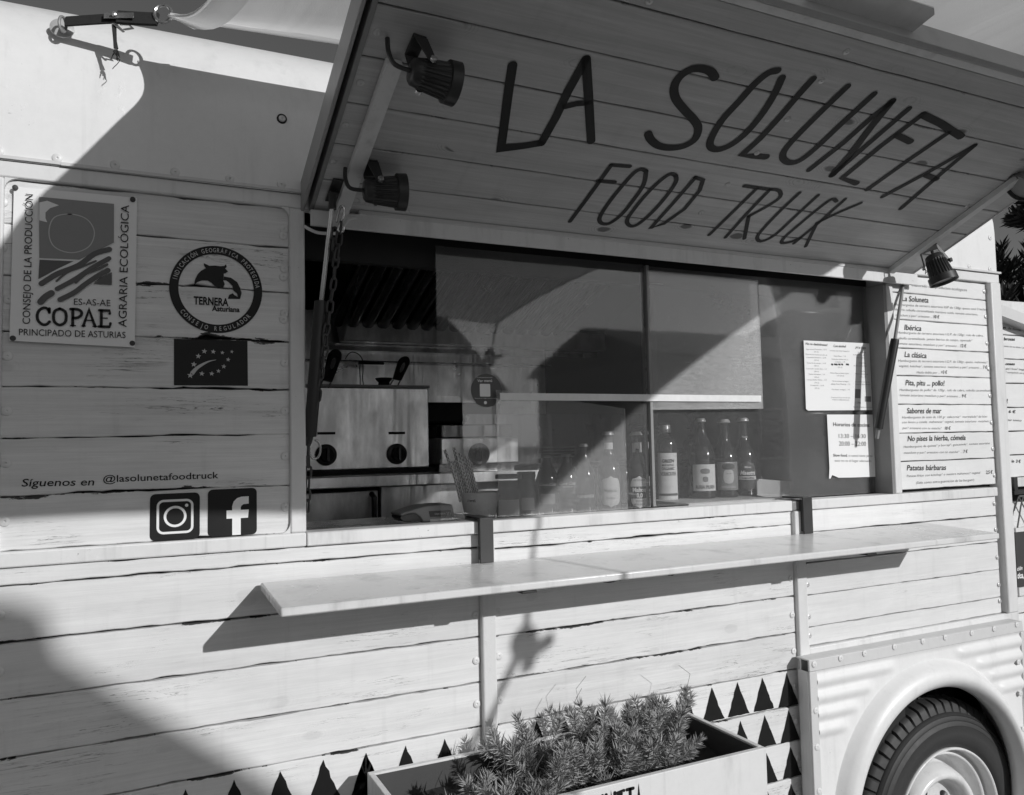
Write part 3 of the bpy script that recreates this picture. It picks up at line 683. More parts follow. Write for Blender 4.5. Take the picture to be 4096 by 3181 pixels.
# --- stickers on the boarded panel
def poly_px(pts, Y, parent, name, mat, off=.0012, label=None, f=None):
    m = MB(); a = [P(*(f(*p) if f else p), Y)+Vector((0, -off, 0)) for p in pts]
    m.add(a, [tuple(range(len(a)))]); return m.obj(name, mat, parent, fix=False, label=label)
YB = .009
def zc(x, y): return (600+x*.3597, 950+y*.3597)
C0 = P(*zc(742, 580), YB); RT = (P(*zc(1258, 580), YB)-P(*zc(226, 580), YB)).length/2
def ringm(c, r0, r1, Y, n=64):
    m = MB(); vs = []
    for k in range(n):
        a = 2*math.pi*k/n
        for r in (r0, r1): vs.append((c.x+r*math.cos(a), Y, c.z+r*math.sin(a)))
    m.add(vs, [(2*k, 2*k+1, (2*k+3) % (2*n), (2*k+2) % (2*n)) for k in range(n)]); return m
stk = ringm(C0, RT*.81, RT, YB-.0012).obj('round_sticker', M['ink'], truck, label='round black sticker with a cow head and curved lettering')
m = MB(); CR = RT*.90
def arc(mb, s, c, r, a0, a1, h, inward=False):
    n = len(s)
    for i, ch in enumerate(s):
        if ch == ' ': continue
        a = a0+(a1-a0)*i/(n-1); ctr = Vector((c.x+r*math.cos(a), YB-.002, c.z+r*math.sin(a)))
        up = Vector((math.cos(a), 0, math.sin(a)))*(-1 if inward else 1); rt = Vector((up.z, 0, -up.x))
        vs, fs = glyph(ch, .01); x0 = min(v[0] for v in vs); x1 = max(v[0] for v in vs)
        mb.add([ctr+rt*((v[0]-(x0+x1)/2)/CAP*h*.72)+up*((v[1]/CAP-.5)*h) for v in vs], fs)
arc(m, 'INDICACIÓN GEOGRÁFICA PROTEGIDA', C0, CR, math.radians(168), math.radians(8), RT*.095)
arc(m, 'CONSEJO REGULADOR', C0, CR, math.radians(217), math.radians(320), RT*.095, True)
m.obj('lettering', M['pale'], stk)
m = MB(); wtext(m, 'TERNERA', zc(484, 742), zc(872, 765), 30, YB, .0014, .03); wtext(m, 'Asturiana', zc(688, 818), zc(996, 832), 20, YB, .0014, .03); m.obj('lettering', M['ink'], stk)
poly_px([(485, 545), (500, 470), (530, 410), (570, 370), (620, 345), (600, 315), (597, 288), (625, 300), (660, 318), (720, 314), (780, 322), (825, 318), (845, 300), (853, 330), (835, 348), (868, 380), (835, 402), (820, 402), (815, 480), (830, 520), (815, 560), (760, 562), (715, 540), (680, 505), (640, 482), (580, 480), (525, 498)], YB, stk, 'cow_head', M['ink'], .0014, f=zc)
poly_px([(822, 436), (900, 450), (970, 500), (1000, 560), (1018, 620), (1000, 686), (865, 684), (880, 640), (920, 622), (940, 645), (975, 662), (968, 628), (925, 590), (915, 540), (880, 505), (845, 480), (815, 478)], YB, stk, 'cow_figure', M['ink'], .0014, f=zc)
fl_ = poly_px([(266, 1128), (1083, 1152), (1088, 1650), (266, 1645)], YB, truck, 'leaf_flag_sticker', M['ink'], .0012, 'dark rectangular sticker with a leaf of white stars', f=zc)
for (x, y, r) in ((604, 1268, 33), (703, 1272, 30), (804, 1283, 25), (909, 1272, 21), (537, 1322, 33), (868, 1360, 27), (487, 1413, 35), (820, 1437, 29), (760, 1487, 27), (576, 1516, 32), (686, 1516, 30), (448, 1535, 38)):
    q = P(*zc(x, y), YB); rr = (P(*zc(x+r, y), YB)-q).length; m = MB()
    pts = [(q.x+rr*(1 if k % 2 == 0 else .42)*math.sin(math.pi*k/5+.1), YB-.0018, q.z+rr*(1 if k % 2 == 0 else .42)*math.cos(math.pi*k/5+.1)) for k in range(10)]
    m.add(pts+[(q.x, YB-.0018, q.z)], [(k, (k+1) % 10, 10) for k in range(10)]); m.obj('star', M['pale'], fl_)
m = MB(); pts = smooth_pts([P(*zc(*p), YB).xz for p in ((465, 1515), (520, 1455), (600, 1405), (660, 1378), (735, 1362))], 4)
for i in range(len(pts)-1):
    k0 = .0042*(1-i/len(pts)); k1 = .0042*(1-(i+1)/len(pts)); t = (pts[i+1]-pts[i]).normalized(); nn = Vector((-t.y, t.x))
    m.add([(v.x, YB-.0018, v.y) for v in (pts[i]-nn*k0, pts[i+1]-nn*k1, pts[i+1]+nn*k1, pts[i]+nn*k0)], [(0, 1, 2, 3)])
m.obj('leaf_stalk', M['pale'], fl_)
def rrect(c, w, h, r, n=5):
    o = []
    for (sx, sz, a0) in ((1, 1, 0), (-1, 1, 90), (-1, -1, 180), (1, -1, 270)):
        for k in range(n+1):
            a = math.radians(a0+90*k/n); o.append((c[0]+sx*(w-r)+r*math.cos(a), c[1]+sz*(h-r)+r*math.sin(a)))
    return o
def flat(name, pts, Y, mat, parent, label=None): m = MB(); m.add([(x, Y, z) for x, z in pts], [tuple(range(len(pts)-1, -1, -1))]); return m.obj(name, mat, parent, label=label)
def zi(x, y): return (x*.5952, 1500+y*.5952)
ci = P(*zi(1177, 951), YB); hw = (P(*zi(1345, 951), YB).x-P(*zi(1010, 951), YB).x)/2
ic = flat('photo_app_sticker', rrect((ci.x, ci.z), hw, hw, hw*.22), YB-.0012, M['ink'], truck, 'black square sticker with a white camera outline')
def rring(c, w, r, th, Y):
    m = MB(); a = rrect(c, w, w, r); b = rrect(c, w-th, w-th, max(.001, r-th)); n = len(a)
    m.add([(x, Y, z) for x, z in a+b], [(i, (i+1) % n, n+(i+1) % n, n+i) for i in range(n)]); return m
rring((ci.x, ci.z), hw*.74, hw*.28, hw*.1, YB-.0018).obj('outline', M['board'], ic)
ringm(ci, hw*.355, hw*.46, YB-.0018, 32).obj('outline', M['board'], ic)
m = MB(); m.lathe([(hw*.07, 0), (0, .0001)], (ci.x+hw*.46, YB-.0018, ci.z+hw*.46), (0, -1, 0), 16); m.obj('dot', M['board'], ic)
cf = P(*zi(1563, 922), YB); fw = (P(*zi(1727, 922), YB).x-P(*zi(1398, 922), YB).x)/2
fc = flat('social_app_sticker', rrect((cf.x, cf.z), fw, fw, fw*.2), YB-.0012, M['ink'], truck, 'black square sticker with a white letter f')
F_ = [(-.02, -.98), (-.02, -.27), (-.25, -.27), (-.25, .08), (-.02, .08), (-.02, .25), (.04, .45), (.18, .59), (.36, .645), (.66, .65), (.66, .33), (.45, .32), (.36, .26), (.33, .18), (.33, .08), (.66, .08), (.63, -.27), (.33, -.27), (.33, -.98)]
m = MB(); m.add([(cf.x+a*fw, YB-.0018, cf.z+b*fw) for a, b in F_], [tuple(range(len(F_)))]); m.obj('letter', M['board'], fc)
m = MB(); wtext(m, 'Síguenos en', zi(145, 750), zi(633, 742), 30, YB, .0012, .008, .12); wtext(m, '@lasolunetafoodtruck', zi(693, 722), zi(1468, 694), 27, YB, .0012, .008, .0)
part(m, 'lettering', M['ink'])

# --- certification board
def zb4(x, y): return (x*.5723, 650+y*.5723)
cs = thing('certification_sign', 'pale printed metal sign with sun and furrow emblem screwed to the left boards', 'sign', P(*zb4(500, 720), .004))
TLq, TRq, BRq, BLq = [P(*zb4(*p), 0) for p in ((97, 168), (958, 248), (942, 1293), (66, 1247))]
m = MB(); N1, N2 = 14, 16; vs = []
for j in range(N2+1):
    for i in range(N1+1):
        u, v = i/N1, j/N2; q = TLq.lerp(TRq, u).lerp(BLq.lerp(BRq, u), v)
        wv_ = .0008*math.sin(u*7+v*4)+.0007*math.sin(v*11)
        vs.append((q.x, wv_, q.z))
n_ = len(vs); k = N1+1
fs = [(j*k+i, (j+1)*k+i, (j+1)*k+i+1, j*k+i+1) for j in range(N2) for i in range(N1)]
bd = [i for i in range(k)]+[j*k+N1 for j in range(1, N2+1)]+[N2*k+i for i in range(N1-1, -1, -1)]+[j*k for j in range(N2-1, 0, -1)]
m.add(vs+[(vs[i][0], vs[i][1]+.003, vs[i][2]) for i in bd], fs+[(bd[i], bd[(i+1) % len(bd)], n_+(i+1) % len(bd), n_+i) for i in range(len(bd))])
m.obj('sign_plate', M['board'], cs, smooth=True, fix=True)
YS = -.0022
def sg(pts, mat, name='print', f=zb4, Y=YS): m = MB(); a = [P(*f(*p), Y) for p in pts]; m.add(a, [tuple(range(len(a)))]); return m.obj(name, mat, cs)
sg([(274, 240), (797, 290), (796, 560), (553, 680), (275, 668)], M['grey'], 'sky_print')
sg([(276, 680), (515, 690), (400, 745), (268, 815)], M['greyd'], 'hill_print'); sg([(782, 768), (782, 857), (652, 848), (700, 805)], M['greyd'], 'hill_print')
sg([(275, 280), (330, 268), (412, 300), (350, 320), (318, 350), (318, 390), (330, 418), (275, 405)], M['board'], 'cloud_print', Y=YS-.0004)
m = MB(); pts = smooth_pts([P(*zb4(*p), YS).xz for p in ((500, 363), (380, 385), (342, 490), (380, 590), (500, 632), (620, 590), (660, 490), (610, 400))], 5, True); pts.append(pts[0]); pts.append(pts[1])
stroke(m, pts, .0018, lambda v: (v.x, YS-.0006, v.y)); m.obj('circle_print', M['pale'], cs)
fz_ = [0]
for st_p, w_ in (([(290, 848), (400, 780), (550, 720), (660, 640), (765, 608)], .016), ([(395, 830), (470, 770), (560, 735), (670, 690)], .006), ([(400, 885), (520, 820), (640, 740), (762, 672)], .014), ([(530, 840), (600, 780), (690, 745), (748, 715)], .008), ([(420, 960), (520, 910), (600, 850), (690, 790), (755, 755)], .015), ([(285, 975), (320, 940), (360, 915)], .019)):
    m = MB(); q_ = smooth_pts([P(*zb4(*p), YS).xz for p in st_p], 4); fz_[0] += 1; stroke(m, q_, w_*.60, lambda v: (v.x, YS-.0006-.00025*fz_[0], v.y)); m.obj('furrow_print', M['greyd'], cs)
# serif lettering drawn as brush strokes
SER = {'C': [([(.78, .8), (.62, .96), (.38, .96), (.12, .72), (.1, .3), (.36, .04), (.62, .04), (.8, .2)], 3), ([(.78, .72), (.78, .95)], 0)],
       'O': [([(.45, .97), (.16, .82), (.08, .5), (.16, .18), (.45, .03), (.76, .18), (.84, .5), (.76, .82), (.45, .97)], 3)],
       'P': [([(.18, .02), (.18, .97)], 0), ([(.05, .97), (.45, .97), (.68, .86), (.7, .66), (.5, .5), (.2, .46)], 3), ([(.05, .02), (.34, .02)], 0)],
       'A': [([(.08, .02), (.42, .97), (.8, .02)], 0), ([(.22, .36), (.64, .36)], 0), ([(0, .02), (.2, .02)], 0), ([(.68, .02), (.92, .02)], 0)],
       'E': [([(.18, .02), (.18, .97)], 0), ([(.05, .97), (.7, .97), (.7, .8)], 0), ([(.18, .52), (.55, .52)], 0), ([(.05, .02), (.7, .02), (.75, .22)], 0)]}
A_ = P(*zb4(250, 1135), YS); B_ = P(*zb4(778, 1152), YS); hC = (P(*zb4(250, 1012), YS)-A_).length; ux = (B_-A_)/5; m = MB()
for i, ch in enumerate('COPAE'):
    for pts, smn in SER[ch]:
        q_ = [A_+ux*(([0, .95, 2.0, 2.74, 3.74][i]+p[0])*1.10)+Vector((0, 0, 1))*p[1]*hC for p in pts]; q_ = [v.xz for v in q_]
        if smn: q_ = smooth_pts(q_, smn)
        stroke(m, q_, .0050 if len(pts) > 2 or pts[0][0] == pts[1][0] else .0022, lambda v: (v.x, YS-.0006, v.y))
m.obj('lettering', M['ink'], cs)
m = MB()
wtext(m, 'PRINCIPADO DE ASTURIAS', zb4(133, 1208), zb4(878, 1228), 26, YS, .0006); wtext(m, 'ES-AS-AE', zb4(517, 995), zb4(772, 1005), 25, YS, .0006)
wtext(m, 'CONSEJO DE LA PRODUCCIÓN', zb4(210, 1130), zb4(232, 225), 30, YS, .0006); wtext(m, 'AGRARIA ECOLÓGICA', zb4(884, 1153), zb4(902, 300), 32, YS, .0006)
m.obj('lettering', M['ink'], cs)
for p_ in ((107, 178), (928, 260), (91, 1230), (925, 1265)):
    q = P(*zb4(*p_), 0); m = MB(); m.lathe([(.005, 0), (.005, .003), (.003, .0045), (0, .0045)], (q.x, .0, q.z), (0, -1, 0), 12); m.obj('screw', M['rust'], cs, smooth=True)

# ================================================================ WINDOW, PANES, INTERIOR
# jambs, header and mullion
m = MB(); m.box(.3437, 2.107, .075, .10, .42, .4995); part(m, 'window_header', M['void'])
m = MB(); m.box(2.095, 2.107, .0, .10, -.1735, .468); part(m, 'window_jamb', M['edge'])
xm = P(2597, 1500, .06).x; m = MB(); m.box(xm-.010, xm-.002, .045, .075, -.17, .468); part(m, 'mullion', M['edge'])
def pane(pts, Y, mat, label=None):
    m = MB(); a = [P(*p, Y) for p in pts]; m.add(a, [tuple(range(len(a)))]); o = part(m, 'window_pane', M[mat], label=label)
    md = o.modifiers.new('t', 'SOLIDIFY'); md.thickness = .003
    return o
zt = .466
def top(px, Y): return None
def pxz(x, z, Y):
    v = Vector((x, Y+D, z)); d = v.dot(Fw); return (CX+FPX*v.dot(Rt)/d, CY-FPX*v.dot(Up)/d)
YG = .055
xL = P(1749, 1400, YG).x; xN = P(1852, 1700, YG).x
def pane3(pts, Y, mat, label=None, name='window_pane', th=.003):
    m = MB(); m.prism([(x, Y, z) for x, z in pts], (0, th, 0)); return part(m, name, M[mat], label=label, fix=True)
zn1 = P(1800, 1583, YG).z; zn0 = P(1800, 1838, YG).z
rc = .012
notch = [(xL, .47), (xL, zn1), (xN-rc, zn1), (xN-rc*.3, zn1-rc*.3), (xN, zn1-rc), (xN, zn0), (xL+.003, zn0), (xL+.003, -.1725), (xm-.012, -.1725), (xm-.012, .47)]
pane3(notch, YG, 'glass', 'dusty clear pane with a serving notch at its left edge')
pane3([(P(1988, 1700, .042).x, P(1988, 1560, .042).z), (P(1988, 1700, .042).x, -.1725), (P(2505, 1800, .042).x, -.1725), (P(2505, 1800, .042).x, P(2505, 1635, .042).z)], .042, 'glassb')
pane3([(xm, -.1725), (xm, .47), (2.094, .47), (2.094, -.1725)], .062, 'glass')
pane3([(xm-.008, P(2605, 1640, .045).z), (xm-.008, .455), (P(3040, 1300, .045).x, .455), (P(3040, 1300, .045).x, P(3040, 1635, .045).z)], .0448, 'glassd')
z_a = P(2500, 1592, .0655).z
m = MB(); m.box(P(2000, 1580, .0405).x, P(3045, 1600, .0405).x, .0405, .0412, P(2600, 1605, .0405).z, P(2600, 1578, .0405).z); part(m, 'tape_strip', M['led'])
# round window sticker (the code in its middle is left out)
q = P(1946, 1562, .0545); r_ = (P(2004, 1562, .054).x-P(1881, 1562, .054).x)/2
m = MB(); m.lathe([(r_, 0), (r_, .0006), (0, .0007)], (q.x, YG-.0002, q.z), (0, -1, 0), 40); vst = part(m, 'round_sticker', mat_plain('sticker_black', .05, .4), label='round dark sticker with white wording stuck on the window')
m = MB(); f5 = lambda x, y: (1150+x*.4808, 850+y*.4808)
wtext(m, 'Ver menú', f5(1578, 1412), f5(1700, 1410), 10, YG, .0018, .02); wtext(m, 'La Soluneta food truck', f5(1573, 1378), f5(1702, 1378), 4, YG, .0018); wtext(m, 'Escanea el código con el móvil', f5(1556, 1550), f5(1730, 1550), 3, YG, .0018)
m.obj('lettering', M['paper'], vst)
qq = P(*f5(1641, 1480), YG); flat('patch', rrect((qq.x, qq.z), r_*.34, r_*.38, r_*.06), YG-.0018, M['paper'], vst)
m = MB(); qq = P(*f5(1644, 1583), YG); m.lathe([(r_*.1, 0), (0, .0001)], (qq.x, YG-.0018, qq.z), (0, -1, 0), 16); m.obj('logo', M['paper'], vst)

# sheets of paper taped inside the right pane
def f3(x, y): return (3150+x*.3656, 1330+y*.3656)
def paper(pts, name, label, lines, Yp=.0600):
    pts3 = [P(*f3(*p), Yp) for p in pts]; c = sum(pts3, Vector())/len(pts3)
    o = thing(name, label, 'paper notice', c); m = MB(); m.prism(pts3, (0, .0006, 0)); m.obj('sheet', M['paper'], o, fix=True); m = MB(); mg = MB()
    for (s, a, b, h, bd, gr) in lines: wtext(mg if gr else m, s, f3(*a), f3(*b), h*.3656*.95, Yp, .0006, .012 if bd else -.005, .15 if bd == 2 else 0)
    m.obj('lettering', M['print'], o); mg.obj('lettering', M['grey'], o); return o
L1 = [('No te deshidrates!', (197, 135), (436, 150), 26, 2, 0), ('Con alcohol', (503, 160), (638, 165), 26, 2, 0), ('¡A lo loco', (742, 175), (855, 182), 26, 2, 0)]
for (s, a, b) in (('Agua mineral Fuensanta... 1,5 €', (203, 190), (426, 195)), ('(33 cl)', (290, 218), (338, 220)), ('Zumo bio de manzana de sidra de', (197, 245), (432, 255)), ('cooperativa Ecoastur ... 2,5 €', (205, 278), (422, 285)), ('(20 cl)', (292, 309), (340, 311)),
    ('Zumo bio de naranja ... 2,5 €', (212, 340), (420, 346)), ('(20 cl)', (292, 371), (340, 373)), ('Coca-Cola y versión Zero... 2 €', (205, 402), (428, 408)), ('(20 cl)', (292, 433), (340, 435)), ('Tónica Schweppes ... 2 €', (230, 462), (408, 467)), ('(20 cl)', (294, 495), (342, 497)),
    ('Cerveza Radler 0,0 bio ... 3 €', (213, 524), (426, 528)), ('(33 cl)', (296, 556), (344, 558)), ('Cerveza 0,0 ... 2,5 €', (248, 585), (397, 588)), ('(33 cl)', (298, 616), (346, 618)),
    ('Cervezas asturianas Aogaya bio:', (462, 205), (678, 212)), ('Rubia Pilsen ... 3 €', (508, 265), (636, 269)), ('Undergrau (Amber Ale, la', (482, 298), (662, 304)), ('tostada) ... 3 €', (523, 328), (628, 331)), ('(33 cl)', (551, 388), (598, 390)),
    ('Mahou Maestra Doble Lúpulo ...', (468, 450), (684, 456)), ('3 € (33 cl)', (538, 480), (616, 482)), ('Vermú artesano ecológico', (488, 538), (668, 543)), ('gallego Green Mixology ... 3 €', (476, 570), (684, 574)), ('Vino blanco  ecológico ... 3 €', (482, 631), (680, 634)),
    ('El vermú y el vino se sirven en vasos', (478, 718), (686, 721)), ('artesanos de @ceramicasuau', (490, 742), (674, 745)), ('Mojito cubano', (770, 225), (858, 228)), ('Ron blanco, menta, hielo', (716, 250), (842, 254)), ('azúcar moreno', (750, 282), (842, 285)),
    ('Gin and Tonic', (782, 340), (858, 343)), ('Ginebra, tónica y limón', (722, 370), (866, 374)), ('Gin Fizz', (797, 430), (850, 432)), ('Ginebra, zumo de limón', (740, 458), (880, 464)), ('soda ... 6 €', (788, 492), (862, 494)), ('Los cócteles se sirven en tazas', (738, 545), (896, 549)), ('artesanas de @ceramicasuau', (740, 572), (906, 576)), ('Establecimiento colaborador', (724, 822), (938, 826))):
    L1.append((s, a, b, 14, 0, 1))
pp = paper([(177, 88), (934, 122), (960, 620), (972, 838), (950, 850), (228, 856), (203, 838)], 'drinks_list', 'white drinks price list in three columns taped inside the window', L1)
m = MB()
for xa, xb in ((478, 500), (510, 548), (556, 580), (588, 608), (640, 672)): m.add([P(*f3(x, y), .0594) for x, y in ((xa, 340), (xb, 343), (xb, 362), (xa, 358))], [(0, 1, 2, 3)])
m.obj('crossed_out_line', M['print'], pp)
m = MB(); m.add([P(*f3(x, y), .0594) for x, y in ((740, 620), (798, 622), (798, 720), (740, 718))], [(0, 1, 2, 3)]); m.add([P(*f3(x, y), .0594) for x, y in ((848, 698), (912, 700), (914, 760), (848, 757))], [(0, 1, 2, 3)])
wtext(m, 'COPAE', f3(744, 778), f3(802, 780), 7, .06, .0006); m.obj('emblem', M['grey'], pp)
paper([(432, 899), (965, 899), (985, 1300), (1000, 1578), (700, 1588), (560, 1590), (490, 1560), (470, 1600), (455, 1600), (460, 1480)], 'kitchen_hours_notice', 'white kitchen hours sheet with a torn lower edge taped inside the window',
      [('Horarios de cocina:', (498, 1025), (902, 1033), 42, 1, 0), ('13:30 – 16:30', (560, 1155), (855, 1157), 46, 0, 0), ('20:00 – 22:00', (562, 1240), (858, 1242), 50, 0, 0), ('Slow food', (499, 1358), (648, 1360), 30, 1, 0), (', si usted tiene prisa', (650, 1360), (928, 1362), 28, 0, 1), ('este no es el lugar adecuado', (516, 1415), (916, 1418), 28, 0, 1)])

# inner counter, walls, ceiling
ICZ = -.184
m = MB(); m.box(-.2, 2.6, .0505, .36, ICZ-.02, ICZ); part(m, 'inner_counter', M['steeld'])
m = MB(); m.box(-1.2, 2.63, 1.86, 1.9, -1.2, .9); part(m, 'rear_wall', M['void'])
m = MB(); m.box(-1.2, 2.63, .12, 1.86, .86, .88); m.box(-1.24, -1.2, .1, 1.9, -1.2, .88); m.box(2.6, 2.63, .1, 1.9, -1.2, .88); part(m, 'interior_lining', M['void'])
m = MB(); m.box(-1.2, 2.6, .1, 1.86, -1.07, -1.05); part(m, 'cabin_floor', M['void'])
m = MB(); m.box(-.3, 1.75, 1.56, 1.575, -.15, .56); part(m, 'splashback', M['steel'])
m = MB(); m.box(-.3, 1.75, 1.5, 1.56, P(1500, 1440, 1.5).z-.01, P(1500, 1440, 1.5).z-.003); part(m, 'splashback_seam', M['steeld'])
# extractor hood
hd = MB(); hy0 = .95
a = P(1458, 980, hy0); hb = P(1390, 1285, 1.45)
xh0, xh1 = a.x, 2.0
hd.box(xh0, xh1, hy0, hy0+.02, P(1458, 985, hy0).z, .86); hood = part(hd, 'extractor_hood', M['steeld'])
zlip = P(1465, 1000, hy0).z; m = MB(); m.box(xh0, xh1, hy0-.01, hy0+.025, zlip-.006, zlip+.014); m.obj('lip', M['steel'], hood, bevel=.002)
zb_ = P(1390, 1290, 1.45).z
m = MB(); m.box(P(1370, 1290, 1.45).x, xh1, 1.43, 1.5, zb_-.075, zb_); m.obj('grease_tray', M['steel'], hood, bevel=.003)
m = MB(); m.box(P(1310, 1345, 1.5).x, xh1, 1.505, 1.56, zb_-.105, zb_-.078); m.obj('ledge', M['chrome'], hood)
nb = 17; bw = .062
for k in range(nb):
    x = xh0+.02+k*bw; m = MB(); top_ = Vector((x, hy0+.03, zlip-.002)); bot = Vector((x-.0, 1.435, zb_+.002))
    d = bot-top_; L = d.length; u = d/L; n = Vector((0, -u.z, u.y)); n = n if n.z < 0 else -n
    pr = [(-.024, 0), (-.022, .018), (-.010, .026), (.010, .026), (.022, .018), (.024, 0)]
    vs = [p0+Vector((a_, 0, 0))+n*b_ for p0 in (top_, bot) for (a_, b_) in pr]
    m.add(vs, [(i, i+1, 7+i, 6+i) for i in range(5)]+[(0, 6, 11, 5)]); m.obj('baffle', M['steelm'], hood, smooth='full', fix=True)
    m = MB(); m.obox(bot+Vector((0, -.02, .012)), Vector((.008, 0, 0)), Vector((0, .006, 0)), Vector((0, 0, .008))); m.obj('clip', M['knob'], hood)
m = MB(); m.add([Vector((xh0+.02, hy0+.05, zlip+.01)), Vector((xh1, hy0+.05, zlip+.01)), Vector((xh1, 1.45, zb_+.01)), Vector((xh0+.02, 1.45, zb_+.01))], [(0, 1, 2, 3)]); m.obj('filter_back', M['void'], hood)
m = MB(); m.add([Vector((xh0, hy0+.02, zlip+.03)), Vector((xh0, 1.56, zlip+.03)), Vector((P(1370, 1290, 1.45).x, 1.5, zb_-.07)), Vector((P(1370, 1290, 1.45).x, 1.43, zb_-.07)), Vector((xh0, hy0+.0, zlip-.004))], [(0, 1, 2, 3, 4)]); m.obj('side_plate', M['steel'], hood)
m = MB(); wtext(m, 'aitex', (1480, 950), (1525, 953), 12, hy0-.001, .001); m.obj('lettering', M['grey'], hood)
# appliances
FY = 1.1
def dial(c, r, parent):
    m = MB(); m.lathe([(r, 0), (r, .008), (r*.9, .011), (0, .011)], c, (0, -1, 0), 32); k = m.obj('dial', M['knob'], parent, smooth=True)
    m = MB(); m.lathe([(r*.66, .011), (r*.6, .03), (0, .031)], c, (0, -1, 0), 24); m.obj('knob', M['void'], parent, smooth=True)
    m = MB(); m.box(c.x-r*.14, c.x+r*.14, c.y-.04, c.y-.03, c.z-r*.6, c.z+r*.6); m.obj('grip', M['knob'], parent, bevel=.002)
ztop = P(1500, 1551, FY).z; zbot = P(1500, 1876, FY).z; xr = P(1716, 1700, FY).x; xl_ = P(1150, 1700, FY).x
CT = P(1500, 1905, FY-.1).z
fry = thing('deep_fryer', 'stainless steel twin deep fryer with two dials seen through the left opening', 'fryer', (xr-.3, FY+.2, CT))
m = MB(); m.box(xl_, xr, FY, FY+.40, zbot, ztop); m.obj('body', M['steel'], fry, bevel=.004)
m = MB(); m.box(xl_-.004, xr+.004, FY-.004, FY+.03, ztop+.0005, ztop+.010); m.obj('rim', M['edge'], fry)
m = MB(); m.box(xl_, xr, FY+.03, FY+.39, ztop+.0005, ztop+.006); m.obj('oil_surface', M['void'], fry)
for px, py in ((1303, 1820), (1586, 1816)): dial(P(px, py, FY), (P(1345, 1820, FY).x-P(1259, 1820, FY).x)/2, fry)
for xa, xb, y in ((1269, 1341, 1734), (1554, 1620, 1733)): q0, q1 = P(xa, y, FY), P(xb, y, FY); m = MB(); m.box(q0.x, q1.x, FY-.0015, FY+.001, q0.z-.0045, q0.z+.0045); m.obj('slot', M['void'], fry)
for bx, by, tx, ty in ((1310, 1525, 1350, 1395), (1590, 1520, 1625, 1430)):
    Yh = FY-.02; b0, t0 = P(bx, by, Yh), P(tx, ty, Yh-.06); ax = (t0-b0); L = ax.length; ax.normalize(); sd = Vector((ax.z, 0, -ax.x)); m = MB()
    bsk = thing('fryer_basket', 'left of the two black handled baskets in the fryer' if bx < 1400 else 'right of the two black handled baskets in the fryer', 'basket', b0, 'frying baskets in the deep fryer')
    o = []
    for k in range(17):
        a_ = math.pi*k/8; w_ = .025 if math.cos(a_) > 0 else .022
        o.append(b0.lerp(t0, .42 if False else .5)+ax*(math.cos(a_)*0)+Vector((0, 0, 0)))
    o = [b0+sd*.02, b0+ax*(L*.75)+sd*.027]+[b0+ax*(L*.75)+sd*(.027*math.cos(t))+ax*(.03*math.sin(t)) for t in [math.pi*k/8 for k in range(1, 8)]]+[b0+ax*(L*.75)-sd*.027, b0-sd*.02]
    m.prism(o, Vector((0, .016, 0))); m.obj('handle', M['knob'], bsk, bevel=.003, fix=True)
    m = MB(); c0 = b0+ax*(L*.55); m.add([c0+sd*(.009*math.cos(t))+ax*(.022*math.sin(t))+Vector((0, -.001, 0)) for t in [2*math.pi*k/14 for k in range(14)]], [tuple(range(14))]); m.obj('grip_hole', M['steel'], bsk)
    m = MB()
    for s_ in (-1, 1): m.tube([b0+sd*.016*s_+Vector((0, .008, 0)), Vector((b0.x-.03+.02*s_, FY+.04, ztop-.05))], .0028, 6)
    m.obj('wire', M['edge'], bsk)
    m = MB(); m.box(b0.x-.10, b0.x+.08, FY+.04, FY+.3, ztop-.12, ztop+.0055); m.obj('mesh_box', M['void'], bsk)
m = MB(); q = P(1536, 1538, FY+.06); m.lathe([(.03, 0), (.022, .008), (.02, .018), (.03, .028), (.032, .034), (0, .036)], (q.x, q.y, ztop+.006), (0, 0, 1), 20); m.obj('lid_knob', M['knob'], fry, smooth=True)
m = MB(); pts = [P(*f5(x, y), 1.45) for x, y in ((605, 1440), (605, 1380), (600, 1300), (605, 1240))]; m.tube(pts, .0022, 6); pts = smooth_pts([P(*f5(x, y), 1.45) for x, y in ((480, 1220), (510, 1175), (545, 1163), (590, 1180), (622, 1225), (628, 1300), (625, 1380), (632, 1440))], 4); m.tube(pts, .0022, 6); m.obj('probe_wire', M['knob'], fry)
m = MB(); m.tube([P(*f5(590, 1247), 1.44), P(*f5(800, 1256), 1.44)], [.008, .006], 8); part(m, 'wall_hook', M['knob'])
# counter under the appliances
m = MB(); m.box(-.4, 2.0, FY-.12, 1.56, CT-.004, CT+.004); m.box(-.4, 2.0, FY-.125, FY-.105, P(1500, 1948, FY-.12).z, CT+.003); part(m, 'kitchen_worktop', M['steel'], bevel=.003)
m = MB(); m.box(-.4, 2.0, FY+.0, FY+.45, CT+.0045, zbot-.0005); part(m, 'appliance_plinth', M['void'])
fr = MB(); fy = FY-.05; zt_, zb2 = P(1500, 1962, fy).z, -1.0
frg = thing('under_counter_fridge', 'stainless under-counter fridge with a left door handle below the fryer', 'fridge', (.7, FY+.2, -1.05))
fr = MB(); fr.box(-.35, 1.9, fy+.03, 1.5, zb2, zt_+.01); fr.obj('carcass', M['void'], frg)
xs_ = [P(1225, 2000, fy).x-.3, P(1512, 2000, fy).x, P(1524, 2000, fy).x, 1.9]
m = MB(); m.box(xs_[0], xs_[1], fy, fy+.028, zb2, zt_); m.obj('door', M['steel'], frg, bevel=.003)
m = MB(); m.box(xs_[2], xs_[3], fy, fy+.028, zb2, zt_+.012); m.obj('door', M['steel'], frg, bevel=.003)
